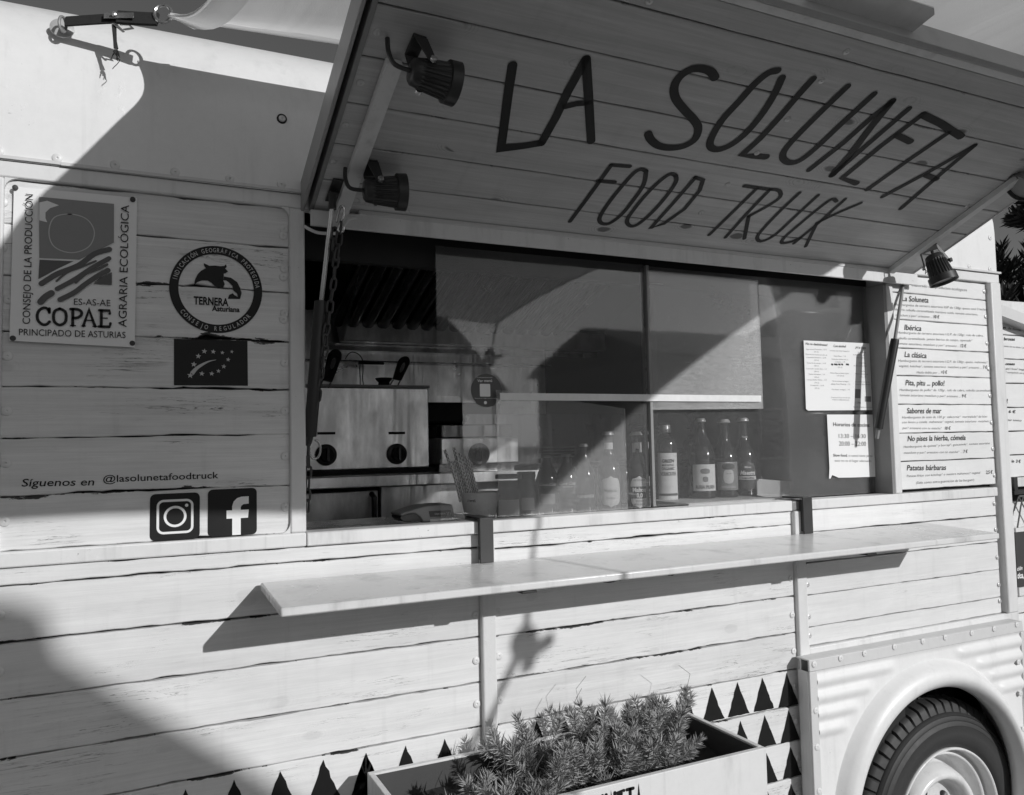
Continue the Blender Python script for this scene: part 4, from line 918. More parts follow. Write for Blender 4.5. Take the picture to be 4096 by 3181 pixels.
q = P(1497, 1990, fy-.03); m = MB(); m.tube([Vector((q.x, fy, q.z+.01)), Vector((q.x, fy-.03, q.z)), Vector((q.x, fy-.03, q.z-.16)), Vector((q.x, fy, q.z-.17))], .010, 10); m.obj('handle', M['steeld'], frg, smooth=True)
# second appliance (griddle)
gx0, gx1 = P(1765, 1800, FY-.03).x, P(2075, 1800, FY-.03).x; gY = FY-.03
gzt, gzb = P(1900, 1750, gY).z, P(1900, 1855, gY).z
gr_ = thing('griddle', 'stainless griddle with one black dial standing right of the fryer', 'griddle', ((gx0+gx1)/2, gY+.2, CT))
m = MB(); m.box(gx0, gx1, gY, gY+.4, gzb, gzt); m.obj('body', M['steel'], gr_, bevel=.004)
m = MB(); m.box(gx0+.02, gx1, gY+.05, gY+.42, gzt+.0005, gzt+.05); m.obj('hotplate', M['steeld'], gr_, bevel=.004)
m = MB(); m.box(gx0-.01, gx1, gY+.15, gY+.45, gzt+.06, gzt+.14); m.obj('lid', M['void'], gr_, bevel=.01)
m = MB(); m.box(gx0-.008, gx1, gY-.0, gY+.4, CT+.0045, gzb-.0005); m.obj('base', M['steeld'], gr_)
dial(P(1915, 1817, gY), .046*.9, gr_)
for k in range(4): m = MB(); zz_ = P(2300, 1790+k*12, 1.3).z; m.box(P(2120, 1800, 1.3).x, P(2250, 1800, 1.3).x, 1.2, 1.5, zz_, zz_+.006); tag(m.obj('tray', M['steel'], None), ['topmost', 'second from the top', 'third from the top', 'lowest'][k]+' of four thin steel trays on the rear worktop', 'tray', 'stacked steel trays')
m = MB(); m.box(P(2110, 1800, 1.3).x, P(2260, 1800, 1.3).x, 1.18, 1.5, CT+.0045, P(2300, 1828, 1.3).z); part(m, 'tray_rack', M['steeld'])

# ---- things on the inner counter
def place_base(px, py, z=ICZ):
    q = PZ(px, py, z); return q
def f9(x, y): return (1550+x*.2747, 1900+y*.2747)
# straw cup
cb = P(*f9(1350, 655), .13); ct = P(*f9(1350, 250), .13); cw = (P(*f9(1590, 300), .13)-P(*f9(1075, 300), .13)).length/2
cb.z = ICZ; hh = ct.z-cb.z
cup = thing('straw_cup', 'pale ceramic cup with a sleeping eyelash face holding patterned paper straws', 'cup', cb)
m = MB(); m.lathe([(cw*.72, 0), (cw*.78, .004), (cw*.9, hh*.5), (cw, hh), (cw*.95, hh+.001), (cw*.84, hh*.5), (cw*.68, .008), (0, .008)], cb, (0, 0, 1), 36); m.obj('cup_body', M['cup'], cup, smooth=True)
def cyl_pt(c, r, px, py, Y):
    q = P(px, py, Y); a = max(-1.3, min(1.3, (q.x-c.x)/r)); return Vector((c.x+r*math.sin(a), c.y-r*math.cos(a)*1.02, q.z))
m = MB()
for k in range(6):
    x = 1285+k*22; m.tube([cyl_pt(cb, cw*.93, *f9(x, 392), .04), cyl_pt(cb, cw*.92, *f9(x-2+k, 418), .04)], .0012, 5)
m.tube([cyl_pt(cb, cw*.93, *f9(x, y), .04) for x, y in ((1285, 385), (1340, 398), (1400, 380))], .0012, 5); m.obj('eyelashes', M['print'], cup)
sm = [((1835, 1975), (1805, 1850)), ((1852, 1978), (1815, 1845)), ((1868, 1980), (1822, 1822)), ((1880, 1980), (1838, 1812)), ((1893, 1982), (1848, 1830)), ((1903, 1980), (1862, 1825)), ((1912, 1978), (1872, 1835)), ((1860, 1980), (1815, 1790)), ((1845, 1980), (1779, 1800)), ((1886, 1982), (1830, 1835)), ((1875, 1985), (1810, 1845))]
for i, (b_, t_p) in enumerate(sm):
    dy = (i % 3)*.012; B0 = P(b_[0], b_[1], .125+dy); T0 = P(t_p[0], t_p[1], .115+dy*1.4); B0 = B0+(B0-T0)*.25; T0_ = T0
    m = MB(); ax = (T0_-B0).normalized(); m.tube([B0.lerp(T0_, k/6) for k in range(7)], .0036, 10, cap=False)
    for v in range(len(m.v)): m.uv[v] = ((v % 10)/10, (v//10)/6*(T0_-B0).length); m.uv2[v] = (0, 0)
    o = m.obj('straw', M['straw'], None, smooth='full'); tag(o, 'patterned paper drinking straw standing in the pale ceramic cup', 'drinking straw', 'paper straws in the cup')
# card terminal
ct_ = thing('card_terminal', 'grey card payment terminal lying on the counter beside the straw cup', 'card terminal', P(1700, 2080, .1))
YT = .075
out = [(190, 565), (330, 520), (540, 458), (740, 437), (945, 428), (990, 640), (960, 662), (520, 695), (470, 610), (400, 560), (300, 570), (200, 610)]
m = MB(); m.prism([P(*f9(*p), YT) for p in out], (0, .08, 0)); m.obj('case', M['plastic'], ct_, bevel=.003, fix=True)
m = MB(); m.prism([P(*f9(*p), YT+.004) for p in ((192, 612), (300, 572), (400, 562), (468, 612), (515, 694), (420, 675), (300, 690), (240, 685), (195, 640))], (0, .07, 0)); m.obj('keypad_end', M['knob'], ct_, fix=True)
m = MB(); m.add([P(*f9(*p), YT-.001) for p in ((600, 530), (920, 512), (935, 600), (618, 612))], [(3, 2, 1, 0)]); cl = m.obj('screen', M['knob'], ct_)
m = MB(); wtext(m, 'CAJA RURAL', f9(683, 580), f9(845, 572), 6, YT, .002, .01); wtext(m, ')))', f9(855, 590), f9(915, 588), 14, YT, .002); m.obj('lettering', M['paper'], cl)
m = MB(); m.add([P(*f9(*p), YT-.001) for p in ((620, 645), (972, 618), (975, 655), (622, 692))], [(3, 2, 1, 0)]); m.obj('stripe', M['paper'], ct_)

def wrap_text(mb, s, c, r, z, h, wid, ang=0., bold=.0, shear=0.):
    vs, fs = glyph(s, bold, shear); x0 = min(v[0] for v in vs); x1 = max(v[0] for v in vs)
    mb.add([(c.x+r*math.sin(ang+((v[0]-x0)/(x1-x0)-.5)*wid/r), c.y-r*math.cos(ang+((v[0]-x0)/(x1-x0)-.5)*wid/r), z+v[1]/CAP*h) for v in vs], fs)
def label_strip(c, r, z0, z1, a0, a1, mat, parent, name='label', oval=False):
    m = MB(); n = 16; ang0 = -.35
    if oval:
        cz, hz = (z0+z1)/2, (z1-z0)/2; ca, ha = (a0+a1)/2, (a1-a0)/2; vs = []; nr = 12
        for i in range(nr+1):
            t = -1+2*i/nr; ww = ha*max(.02, (1-abs(t)**2.6)**(1/2.6))
            for k in range(n+1):
                a = ca+ww*(-1+2*k/n); vs.append((c.x+r*math.sin(a), c.y-r*math.cos(a), cz+hz*t))
        m.add(vs, [(i*(n+1)+k, i*(n+1)+k+1, (i+1)*(n+1)+k+1, (i+1)*(n+1)+k) for i in range(nr) for k in range(n)])
    else:
        vs = []
        for k in range(n+1):
            a = a0+(a1-a0)*k/n; vs += [(c.x+r*math.sin(a), c.y-r*math.cos(a), z0), (c.x+r*math.sin(a), c.y-r*math.cos(a), z1)]
        m.add(vs, [(2*k, 2*k+2, 2*k+3, 2*k+1) for k in range(n)])
    return m.obj(name, mat, parent, smooth='full')
VA = -.45     # direction of the camera as seen from the bottles
def bottle(name, label, cat, xc, ytop, ybot, wpx, prof, mat, labels=(), cap='crown', zbase=ICZ, group=None):
    b = PZ(xc, ybot, zbase)
    if b.y < .075: b = P(xc, ybot, .075)
    if b.y > .30: b = P(xc, ybot, .30)
    b.z = zbase if abs(b.z-zbase) < .03 else b.z
    H = P(xc, ytop, b.y).z-b.z; r = (P(xc+wpx/2, ybot, b.y)-P(xc-wpx/2, ybot, b.y)).length/2*.93
    o = thing(name, label, cat, b, group)
    m = MB(); m.lathe([(a*r, h*H) for a, h in prof], b, (0, 0, 1), 32); m.obj('glass_body', mat, o, smooth=True)
    if cap:
        m = MB(); rr = prof[-1][0]*r*1.15
        if cap == 'crown': m.lathe([(rr*1.12, H*.955), (rr*1.15, H*.965), (rr, H*.985), (rr*.9, H), (0, H)], b, (0, 0, 1), 42, fn=lambda a_, h_, k, n: (a_*(1.05 if k % 2 else .97) if h_ < H*.97 else a_, h_))
        else: m.lathe([(rr*1.1, H*.9), (rr*1.1, H*.99), (rr, H), (0, H)], b, (0, 0, 1), 28)
        m.obj('cap', M['cork'] if cap != 'lid' else M['knob'], o, smooth=True)
    for L in labels:
        k = L[0]
        if k == 'L': label_strip(b, r*L[1]*1.012, b.z+H*L[2], b.z+H*L[3], VA-L[4], VA+L[4], M[L[5]], o, oval=(len(L) > 6))
        else: m = MB(); wrap_text(m, L[1], b, r*L[2]*1.03, b.z+H*L[3], H*L[4], r*L[5], VA, L[6] if len(L) > 6 else .01, L[8] if len(L) > 8 else 0); m.obj('lettering', M[L[7]] if len(L) > 7 else M['paper'], o)
    return o
BEER = [(.0, 0), (.94, 0), (1, .02), (1, .46), (.97, .52), (.8, .60), (.55, .67), (.42, .74), (.37, .86), (.36, .95), (.38, .97)]
COKE = [(0, 0), (.85, 0), (.93, .03), (.86, .22), (.84, .32), (1, .5), (.98, .6), (.78, .72), (.5, .83), (.38, .92), (.38, .98)]
WINE = [(0, 0), (.96, 0), (1, .02), (1, .5), (.96, .56), (.74, .66), (.45, .78), (.33, .88), (.3, .97)]
LIQ = [(0, 0), (.97, 0), (1, .02), (1, .72), (.97, .78), (.8, .83), (.4, .87), (.36, .95)]
JAR = [(0, 0), (.93, 0), (1, .04), (1, .5), (.95, .58), (.78, .68), (.76, .72), (.82, .76), (.82, .86)]
bottle('jar', 'wide dark lidded jar standing right of the straw cup', 'jar', 2037, 1897, 2068, 100, JAR, M['jar'], [('L', 1., .05, .42, .9, 'label')], 'lid')
bottle('jar', 'taller lidded jar behind the dark jar and left of the cola bottles', 'jar', 2108, 1860, 2058, 88, JAR, M['jar'], [('L', 1., .1, .35, .7, 'grey')], 'lid')
bottle('cola_bottle', 'left of the two cola bottles behind the dusty pane', 'bottle', 2192, 1822, 2058, 88, COKE, M['clear'], [('T', 'Coca-Cola', .97, .49, .05, 1.5, .0, 'paper', .4), ('L', .86, .08, .36, .8, 'grey')], 'crown', group='cola bottles')
bottle('cola_bottle', 'right of the two cola bottles behind the dusty pane', 'bottle', 2270, 1817, 2055, 88, COKE, M['clear'], [('T', 'Coca-Cola', .97, .49, .055, 1.5, .0, 'paper', .4), ('T', 'ZERO AZÚCAR', .98, .45, .02, .9)], 'crown', group='cola bottles')
bottle('water_bottle', 'slim plain water bottle standing between the cola and beer bottles', 'bottle', 2342, 1775, 2050, 80, WINE, M['jar'], [('T', 'FUENSANTA', 1., .22, .045, 1.7, .02)], 'crown')
bottle('beer_bottle', 'beer bottle with large pale oval label behind the dusty pane', 'bottle', 2440, 1727, 2042, 86, BEER, M['jar'], [('L', 1., .05, .44, .95, 'label', 1), ('T', 'Mahou', 1., .24, .045, 1.1, .03, 'grey'), ('T', 'Radler', 1., .15, .03, .8, .0, 'grey'), ('L', .40, .66, .86, 1.2, 'label')], 'crown', group='beer bottles on the counter')
bottle('beer_bottle', 'dark beer bottle with banded oval label and pale neck label left of the mullion', 'bottle', 2553, 1727, 2042, 86, BEER, M['bottle'], [('L', 1., .04, .44, .8, 'label', 1), ('L', 1.004, .16, .31, .78, 'greyd'), ('T', 'Mahou', 1.01, .245, .05, 1.15, .04), ('T', '0,0', 1.01, .175, .05, .5, .03), ('T', '0,0 TOSTADA', 1.01, .38, .02, .9, .01, 'grey'), ('T', 'TOSTADA', 1.01, .12, .02, .7, .01, 'grey'), ('T', 'MAESTRÍA CERVECERA', 1.01, .08, .016, .95, .01, 'grey'), ('L', .42, .66, .86, 1.2, 'label'), ('T', 'm', .44, .74, .06, .3, .06, 'greyd'), ('T', 'TOSTADA', .44, .69, .015, .45, .0, 'greyd')], 'crown', group='beer bottles on the counter')
bottle('vermouth_bottle', 'tall vermouth bottle with long white label and white stopper', 'bottle', 2668, 1700, 2012, 88, LIQ, M['bottle'], [('L', 1., .03, .64, .85, 'label'), ('T', 'GREEN', 1.01, .52, .04, 1.0, .02, 'print'), ('T', 'MIXOLOGY', 1.01, .475, .025, 1.0, .01, 'print'), ('T', 'ORGANIC', 1.01, .425, .035, 1.05, .01, 'print'), ('T', 'VERMOUTH', 1.01, .355, .045, 1.3, .03, 'grey'), ('L', 1.01, .10, .13, .8, 'greyd')], 'cork')
BZ = ICZ+.0135
m = MB(); q0, q1 = PZ(2745, 2005, ICZ+.012), PZ(3085, 1988, ICZ+.012); m.box(P(2740, 2000, .1).x, P(3085, 1990, .1).x, .085, .30, ICZ+.0005, ICZ+.012); tag(m.obj('serving_board', M['menu'] if False else M['label'], None, bevel=.002), 'thin pale board lying on the counter under three bottles', 'board')
bottle('beer_bottle', 'wine shaped bottle with white drawing label, left of the three on the board', 'bottle', 2812, 1674, 1990, 92, WINE, M['bottle'], [('L', 1., .09, .42, .95, 'label'), ('T', 'RUBIA PILSEN', 1.01, .12, .04, 1.5, .03, 'grey'), ('L', 1.01, .30, .37, .35, 'grey', 1), ('L', 1.01, .2, .27, .2, 'grey', 1)], 'crown', BZ, group='beer bottles on the counter')
bottle('beer_bottle', 'dark beer bottle with a drawn bearded face on its grey label', 'bottle', 2905, 1678, 1986, 84, BEER, M['bottle'], [('L', 1., .09, .45, .95, 'grey'), ('L', 1.01, .17, .36, .42, 'pale', 1), ('L', 1.02, .35, .43, .5, 'greyd', 1), ('T', '- -', 1.03, .29, .03, .35, .03, 'greyd'), ('T', 'UNDERGRAU', 1.01, .115, .03, 1.1, .02, 'pale')], 'crown', BZ, group='beer bottles on the counter')
bottle('beer_bottle', 'rightmost dark beer bottle, with a dark oval label, beside the cardboard box', 'bottle', 2982, 1672, 1981, 78, BEER, M['bottle'], [('L', 1., .06, .44, .85, 'greyd', 1), ('T', 'Maestra', 1.01, .27, .05, 1.35, .03, 'paper', .3), ('L', 1.01, .205, .25, .8, 'label'), ('T', 'DOBLE LÚPULO', 1.02, .215, .022, 1.1, .02, 'print'), ('T', 'Mahou', 1.01, .355, .025, .55, .02), ('T', 'Maestra', .44, .74, .03, .5, .0, 'paper', .3), ('L', .42, .66, .69, 1.2, 'label')], 'crown', BZ, group='beer bottles on the counter')
def f10(x, y): return (2550+x*.3205, 1600+y*.3205)
m = MB(); gq = P(*f10(885, 640), .36); gh = P(*f10(885, 215), .36).z-gq.z
m.lathe([(.026, 0), (.028, .01), (.034, gh), (.032, gh), (.026, .012), (0, .012)], (gq.x, .36-.02, ICZ+.0), (0, 0, 1), 24)
tag(m.obj('drinking_glass', M['glassc'], None, smooth=True), 'clear tumbler on the counter behind the drawing label bottle', 'glass')
m = MB(); pts = [P(*f10(*p), .20) for p in ((1420, 1170), (1515, 985), (1915, 1020), (1915, 1215), (1600, 1215))]; 
bx = thing('cardboard_box', 'pale open cardboard box lying right of the beer bottles', 'box', P(*f10(1700, 1200), .2))
m.prism(pts, (0, .06, 0)); m.obj('front', M['pale'], bx, fix=True); m = MB(); m.prism([P(*f10(*p), .2) for p in ((1917, 1020), (2030, 1032), (2030, 1215), (1917, 1215))], (0, .06, 0)); m.obj('side', M['pale'], bx, fix=True)
# lower cupboard seen behind the panes
m = MB(); m.box(1.2, 2.3, 1.2, 1.5, -.2, .12); part(m, 'storage_cabinet', M['steeld'])

# ================================================================ HATCH HARDWARE
def plate(name, pts, th, mat, parent): m = MB(); m.prism(pts, th); return m.obj(name, mat, parent, fix=True)
# left strut, bracket and chain
sA = HW(.372, .085, -.012); sB = Vector((P(1236, 1745, .02).x, .02, P(1236, 1745, .02).z))
m = MB(); x_, s_ = HP(1341, 759); pts = [HW(x_-.014, s_-.035, -.001), HW(x_+.014, s_-.035, -.001), HW(x_+.016, s_+.035, -.001), HW(x_-.012, s_+.035, -.001)]
plate('strut_bracket', pts, -HT*.003, M['dark'], truck)
yt = -.08; T_ = P(1330, 815, yt); Mv = P(1283, 1228, -.03); Bv = P(1240, 1745, .012)
st = MB(); st.tube([T_, P(1283, 1228, -.03)], .0052, 12); strut = part(st, 'gas_strut', M['chrome'], smooth=True)
m = MB(); m.tube([Mv+Vector((0, 0, .012)), Mv, Bv], [.0135, .0145, .0135], 16); m.obj('cylinder', M['knob'], strut, smooth=True)
m = MB(); m.tube([T_+Vector((0, 0, -.012)), T_+Vector((0, 0, .02)), HW(x_, s_, -.01)], .008, 10); m.obj('end_fitting', M['dark'], strut, smooth=True); m = MB(); m.tube([Bv, Bv+Vector((-.004, .004, -.02))], .006, 8); m.obj('end_fitting', M['dark'], strut, smooth=True)
m = MB(); ring = [Bv+Vector((.012*math.sin(t)+.01, 0, -.028+.020*math.cos(t))) for t in [2*math.pi*k/14 for k in range(12)]]; m.tube(ring, .0026, 8); m.obj('shackle', M['chrome'], strut, smooth=True)
def f6(x, y): return (1200+x*.648, 850+y*.648)
chain_ = MB(); hk = [f6(*p) for p in ((225, 60), (240, -10), (262, -40), (275, -8), (250, 70), (235, 110), (262, 118), (270, 90))]
chp = MB(); chp.tube(smooth_pts([P(x, y, -.075) for x, y in hk], 3), .003, 8); CH = part(chp, 'chain', M['chrome'], smooth=True)
def linkmesh(Ln=.031, wd=.017, r=.0026):
    m = MB(); pts = []
    h = Ln/2-wd/2
    for k in range(16):
        a = 2*math.pi*k/16; pts.append((math.cos(a)*(wd/2-r), 0, math.sin(a)*(wd/2-r)+(h if math.sin(a) > 0.01 else -h if math.sin(a) < -.01 else 0)))
    m.tube(pts, r, 6, closed=True); me = m.mesh('chain_link'); me.materials.append(M['rust'])
    for p in me.polygons: p.use_smooth = True
    return me
LM = linkmesh()
def run_chain(path):
    L = [0]
    for a, b in zip(path, path[1:]): L.append(L[-1]+(b-a).length)
    n = int(L[-1]/.0235)
    for k in range(n+1):
        d = k*.0235; i = max(j for j in range(len(L)) if L[j] <= d+1e-9); i = min(i, len(path)-2)
        t = (d-L[i])/(L[i+1]-L[i]); p_ = path[i].lerp(path[i+1], t); dr = (path[i+1]-path[i]).normalized()
        o = bpy.data.objects.new('chain_link', LM); o['_rel'] = 1; link(o, CH); del o['_rel']
        e = dr.to_track_quat('Z', 'Y').to_matrix().to_4x4() @ Matrix.Rotation(math.radians((35 if k % 2 else 125)+rnd.uniform(-14, 14)), 4, 'Z')
        o.rotation_euler = e.to_euler(); o.location = p_+TL-TL
        # CH sits at the truck's root offset: undo it
        off = Vector((0, 0, 0)); q_ = CH
        while q_ is not None: off += q_.location; q_ = q_.parent
        o.location = p_-off
cp = [P(*f6(*p), y) for p, y in (((248, 95), -.072), ((232, 240), -.065), ((215, 340), -.06), ((208, 430), -.055), ((190, 540), -.05), ((178, 660), -.043), ((155, 760), -.035), ((158, 830), -.03), ((140, 920), -.022), ((125, 1020), -.015), ((108, 1150), -.005), ((85, 1280), .004), ((55, 1400), .012), ((50, 1500), .016), ((52, 1600), .016), ((45, 1700), .016), ((45, 1850), .016))]
run_chain(cp)
cp2 = [P(*f6(*p), -.07) for p in ((212, 130), (205, 200), (225, 262), (236, 200))]; run_chain(cp2)
m = MB(); m.tube(smooth_pts([P(*f6(x, y), -.02) for x, y in ((25, 85), (60, 105), (110, 125), (190, 130), (240, 120), (300, 45), (345, 35))], 4), .0035, 8); part(m, 'cable', M['frame'], smooth=True)
# right strut with its plate
def f7(x, y): return (3500+x*.2729, 900+y*.2729)
pl = [PX(*f7(*p), 2.2235) for p in ((290, 690), (590, 480), (650, 640), (350, 850))]
plate('strut_bracket', pl, Vector((.003, 0, 0)), M['dark'], truck)
for p_ in ((425, 650), (585, 620), (370, 775)): q = PX(*f7(*p_), 2.2225); m = MB(); m.lathe([(.0075, 0), (.006, .003), (0, .004)], q, (-1, 0, 0), 12); part(m, 'bolt', M['chrome'], smooth=True)
q0 = PX(*f7(440, 690), 2.21); q1 = P(3578, 1370, -.035); q2 = P(3514, 1715, .0)
st = MB(); st.tube([q0, q1], .0052, 10); strut2 = part(st, 'gas_strut', M['edge'], smooth=True)
m = MB(); m.tube([q1+(q1-q2).normalized()*.01, q1, q2], [.0115, .0125, .0125], 14); m.obj('cylinder', M['knob'], strut2, smooth=True)
m = MB(); m.tube([q2, q2+(q2-q1).normalized()*.03], .006, 8); m.obj('end_fitting', M['edge'], strut2, smooth=True)
hpart('side_bracket', [(2.2225, 2.2255, .0, .70, -.004, .045)], M['trim'])

# ---- spotlights
def spotlight(label, back, front, mount, up):
    """back, front: body axis end points; mount: point on the hatch"""
    ax = (front-back).normalized(); L = (front-back).length
    o = thing('spotlight', label, 'spotlight', mount, 'black spotlights on the hatch')
    m = MB(); s = L/.085
    prof = [(0, 0), (.019*s, .0), (.024*s, .004*s), (.0265*s, .016*s), (.0275*s, .022*s), (.0335*s, .062*s), (.0335*s, .067*s), (.0385*s, .068*s), (.0395*s, .088*s), (.037*s, .088*s), (.034*s, .078*s), (0, .076*s)]
    def fin(r, h, k, n): return (r*.90 if (k % 4 in (0, 1) and .019*s < h < .064*s) else r, h)
    m.lathe([p for p in prof[:5]]+[(.028*s, .0225*s), (.033*s, .0615*s)]+prof[6:], back, ax, 96, fn=fin); m.obj('lamp_body', M['dark'], o, smooth=True)
    m = MB(); m.lathe([(.0338*s, .0795*s), (0, .0812*s)], back, ax, 32, caps=False); m.obj('lens', M['edge'], o, smooth=True)
    side = ax.cross(up).normalized(); piv = back+ax*(.03*s)
    m = MB()
    mu = (mount-piv).normalized()
    for sg_ in (-1, 1):
        a = piv+side*sg_*.033*s; b = mount+side*sg_*.022*s-mu*.004; wv2 = ax*.009*s
        m.prism([a-wv2*.9, a+wv2*.9, b+wv2*1.4, b-wv2*1.4], side*sg_*.0022)
    m.prism([mount-side*.024*s-ax*.012*s, mount+side*.024*s-ax*.012*s, mount+side*.024*s+ax*.012*s, mount-side*.024*s+ax*.012*s], mu*-.0022); m.obj('yoke', M['dark'], o, fix=True)
    for sg_ in (-1, 1): m = MB(); m.lathe([(.0065*s, 0), (.0065*s, .006), (.003*s, .007), (0, .007)], piv+side*sg_*.035*s, side*sg_, 10); m.obj('bolt', M['chrome'], o)
    m = MB(); c0 = back+ax*.004; c1 = c0-ax*.03+up*.004; m.tube(smooth_pts([c0, c1, c1-ax*.015+(mount-back)*.4, mount-ax*.05-up*.004], 5), .0042, 8); m.obj('cable', M['knob'], o, smooth=True)
    return o
def on_hatch(px, py, off=-.004): x, s = HP(px, py); return HW(x, s, off)
mt = on_hatch(1660, 175); 
def at_depth(px, py, ref): d = ray(px, py); t = (ref+Vector((0, D, 0))).dot(Fw); return d*t-Vector((0, D, 0))
r1 = mt-HT*.045+Vector((.0, -.0, 0))
b1 = at_depth(1640, 283, r1); f1 = at_depth(1818, 337, r1+Vector((.02, .03, 0)))
spotlight('upper left black spotlight under the hatch beside the painted letter L', b1, b1+(f1-b1).normalized()*.081, mt, HT)
mt = on_hatch(1480, 665); r2 = mt-HT*.045; b2 = at_depth(1455, 762, r2); f2 = at_depth(1612, 770, r2+Vector((.02, .02, 0)))
spotlight('lower left black spotlight under the hatch just above the chain hook', b2, b2+(f2-b2).normalized()*.081, mt, HT)
mt = on_hatch(3708, 985); mt = Vector((2.15, mt.y, mt.z)) if False else mt
b3 = at_depth(3733, 1020, mt); f3_ = at_depth(3772, 1116, mt+Vector((0, -.02, 0)))
spotlight('right black spotlight hanging in front of the menu boards', b3, b3+(f3_-b3).normalized()*.086, mt, HT)
mt = on_hatch(4125, 690); f4 = at_depth(4078, 752, mt+Vector((0, .0, 0))); b4 = f4+Vector((.062, -.02, .05)).normalized()*.085
spotlight('black spotlight cut by the right edge of the picture showing its lens', b4, f4, mt, HT)

# ================================================================ SAIL AND STRAPS
A = Vector((.075, -.095, .822)); Cc = Vector((.46, -2.1, .74)); Dd = Vector((1.72, -1.90, .62)); Ee = Vector((3.45, -.02, 1.12))
def bez(p, n): 
    o = []
    for k in range(n+1):
        t = k/n; q = [Vector(v) for v in p]
        while len(q) > 1: q = [a.lerp(b, t) for a, b in zip(q, q[1:])]
        o.append(q[0])
    return o
N = 36
_ac = [A]+[Vector((x+.439*k, -k, z+.415*k)) for x, z, k in ((.040, .727, .17), (.027, .685, .28), (-.014, .632, .45), (-.073, .556, .68), (-.146, .465, .95), (-.204, .371, 1.2), (-.31, .17, 1.55), (-.41, -.03, 1.85))]+[Cc]
_sp = smooth_pts([tuple(v) for v in _ac], 4); AC = _sp
AE = bez([A, A+Vector((.5, -.035, -.002)), A+Vector((1.4, -.10, .05)), Vector((2.6, -.16, .93)), Ee], N)
CD = bez([Cc, Cc+Vector((.5, .14, .0)), Dd+Vector((-.5, .02, .01)), Dd], N)
ED = bez([Ee, Vector((2.9, -.55, 1.16)), Dd+Vector((.49, .715, .46))*.7, Dd], N)
vs = []
for i in range(N+1):
    u = i/N
    for j in range(N+1):
        v = j/N
        q = (1-v)*AC[i]+v*ED[i]+(1-u)*AE[j]+u*CD[j]-((1-u)*(1-v)*A+(1-u)*v*Ee+u*(1-v)*Cc+u*v*Dd)
        rp = .006*math.exp(-8*math.hypot(u, v))*math.sin(60*math.atan2(u+.001, v+.001)) + .004*math.sin(v*40+u*11)*u*(1-u)*4*.5
        q = q+Vector((0, 0, rp)); vs.append(q)
m = MB(); k = N+1; m.add(vs, [(i*k+j, (i+1)*k+j, (i+1)*k+j+1, i*k+j+1) for i in range(N) for j in range(N)])
sailT = thing('shade_sail', 'pale fabric shade sail stretched from the truck roof above the hatch', 'shade sail', A)
o = m.obj('sail_cloth', M['sail'], sailT, smooth='full')
def hem(path, inw, wd, name='hem'):
    m = MB(); vs = []
    for i, p_ in enumerate(path):
        a = path[max(0, i-1)]; b = path[min(len(path)-1, i+1)]; t = (b-a).normalized(); side = t.cross(Vector((0, 0, 1))).normalized()*inw
        vs += [p_-side*.004+Vector((0, 0, .003)), p_-side*.006-Vector((0, 0, .002)), p_+side*wd-Vector((0, 0, .004))]
    m.add(vs, [(3*i+q_, 3*i+3+q_, 3*i+4+q_, 3*i+1+q_) for i in range(len(path)-1) for q_ in range(2)]); return m.obj(name, M['sail'], sailT, smooth='full')
hem(AC, -1, .05); hem(AE, 1, .022); hem(CD, -1, .05); hem(ED, 1, .05)
def dring(c, r, u, v, parent, name='d_ring', th=.0034):
    m = MB(); m.tube([c+u*(r*math.cos(t))+v*(r*1.15*math.sin(t)) for t in [2*math.pi*k/22 for k in range(22)]], th, 8, closed=True); return m.obj(name, M['chrome'], parent, smooth=True)
Rg = at_depth(652, 55, A); eye = at_depth(250, 108, Vector((-.11, -.012, .80))); eye = P(248, 112, .018)
dring(Rg, .0165, Vector((.85, -.4, -.35)).normalized(), Vector((.25, .1, .95)).normalized(), sailT)
strap = thing('ratchet_strap', 'frayed black ratchet strap tying the sail corner to the truck roof', 'strap', eye)
er = P(250, 85, -.012)
p0 = P(262, 87, -.012); p1 = at_depth(430, 76, p0.lerp(Rg, .45)); p2 = at_depth(560, 75, p0.lerp(Rg, .8)); p3 = at_depth(632, 78, Rg)
def ribbon(mb, pts, hw, th, upv=Vector((.2, .2, 1))):
    vs = []
    for i, p_ in enumerate(pts):
        a = pts[max(0, i-1)]; b = pts[min(len(pts)-1, i+1)]; t = (b-a).normalized(); n = t.cross(upv).normalized(); u = n.cross(t).normalized(); w_ = hw[i] if hasattr(hw, '__len__') else hw
        vs += [p_+u*w_+n*th, p_-u*w_+n*th, p_-u*w_-n*th, p_+u*w_-n*th]
    mb.add(vs, [(4*i+j, 4*i+(j+1) % 4, 4*i+4+(j+1) % 4, 4*i+4+j) for i in range(len(pts)-1) for j in range(4)]+[(3, 2, 1, 0), tuple(4*(len(pts)-1)+j for j in range(4))])
m = MB(); ribbon(m, smooth_pts([p0, p1, p1.lerp(p2, .4)], 5), .0105, .002); ribbon(m, smooth_pts([p1.lerp(p2, .3)+Vector((0, -.004, .001)), p2, p3], 5), .0135, .003); m.obj('webbing', M['web'], strap, fix=True)
m = MB(); bq = at_depth(475, 80, p1); ex = (p2-p1).normalized()
m.obox(bq+Vector((0, -.009, .004)), ex*.028, Vector((0, .0015, 0)), Vector((0, .002, .0062))); m.lathe([(.005, 0), (.0045, .003), (0, .004)], bq+Vector((-.008, -.0105, .004)), (0, -1, 0), 12)
m.prism([at_depth(*q_, p1) for q_ in ((440, 92), (458, 90), (500, 130), (492, 132))], Vector((0, -.004, 0)))
m.prism([at_depth(*q_, p1) for q_ in ((478, 97), (520, 100), (538, 118), (500, 124), (490, 118), (524, 112), (514, 104), (480, 103))], Vector((0, -.003, 0)))
m.obj('buckle', M['chrome'], strap, fix=True, bevel=.0006)
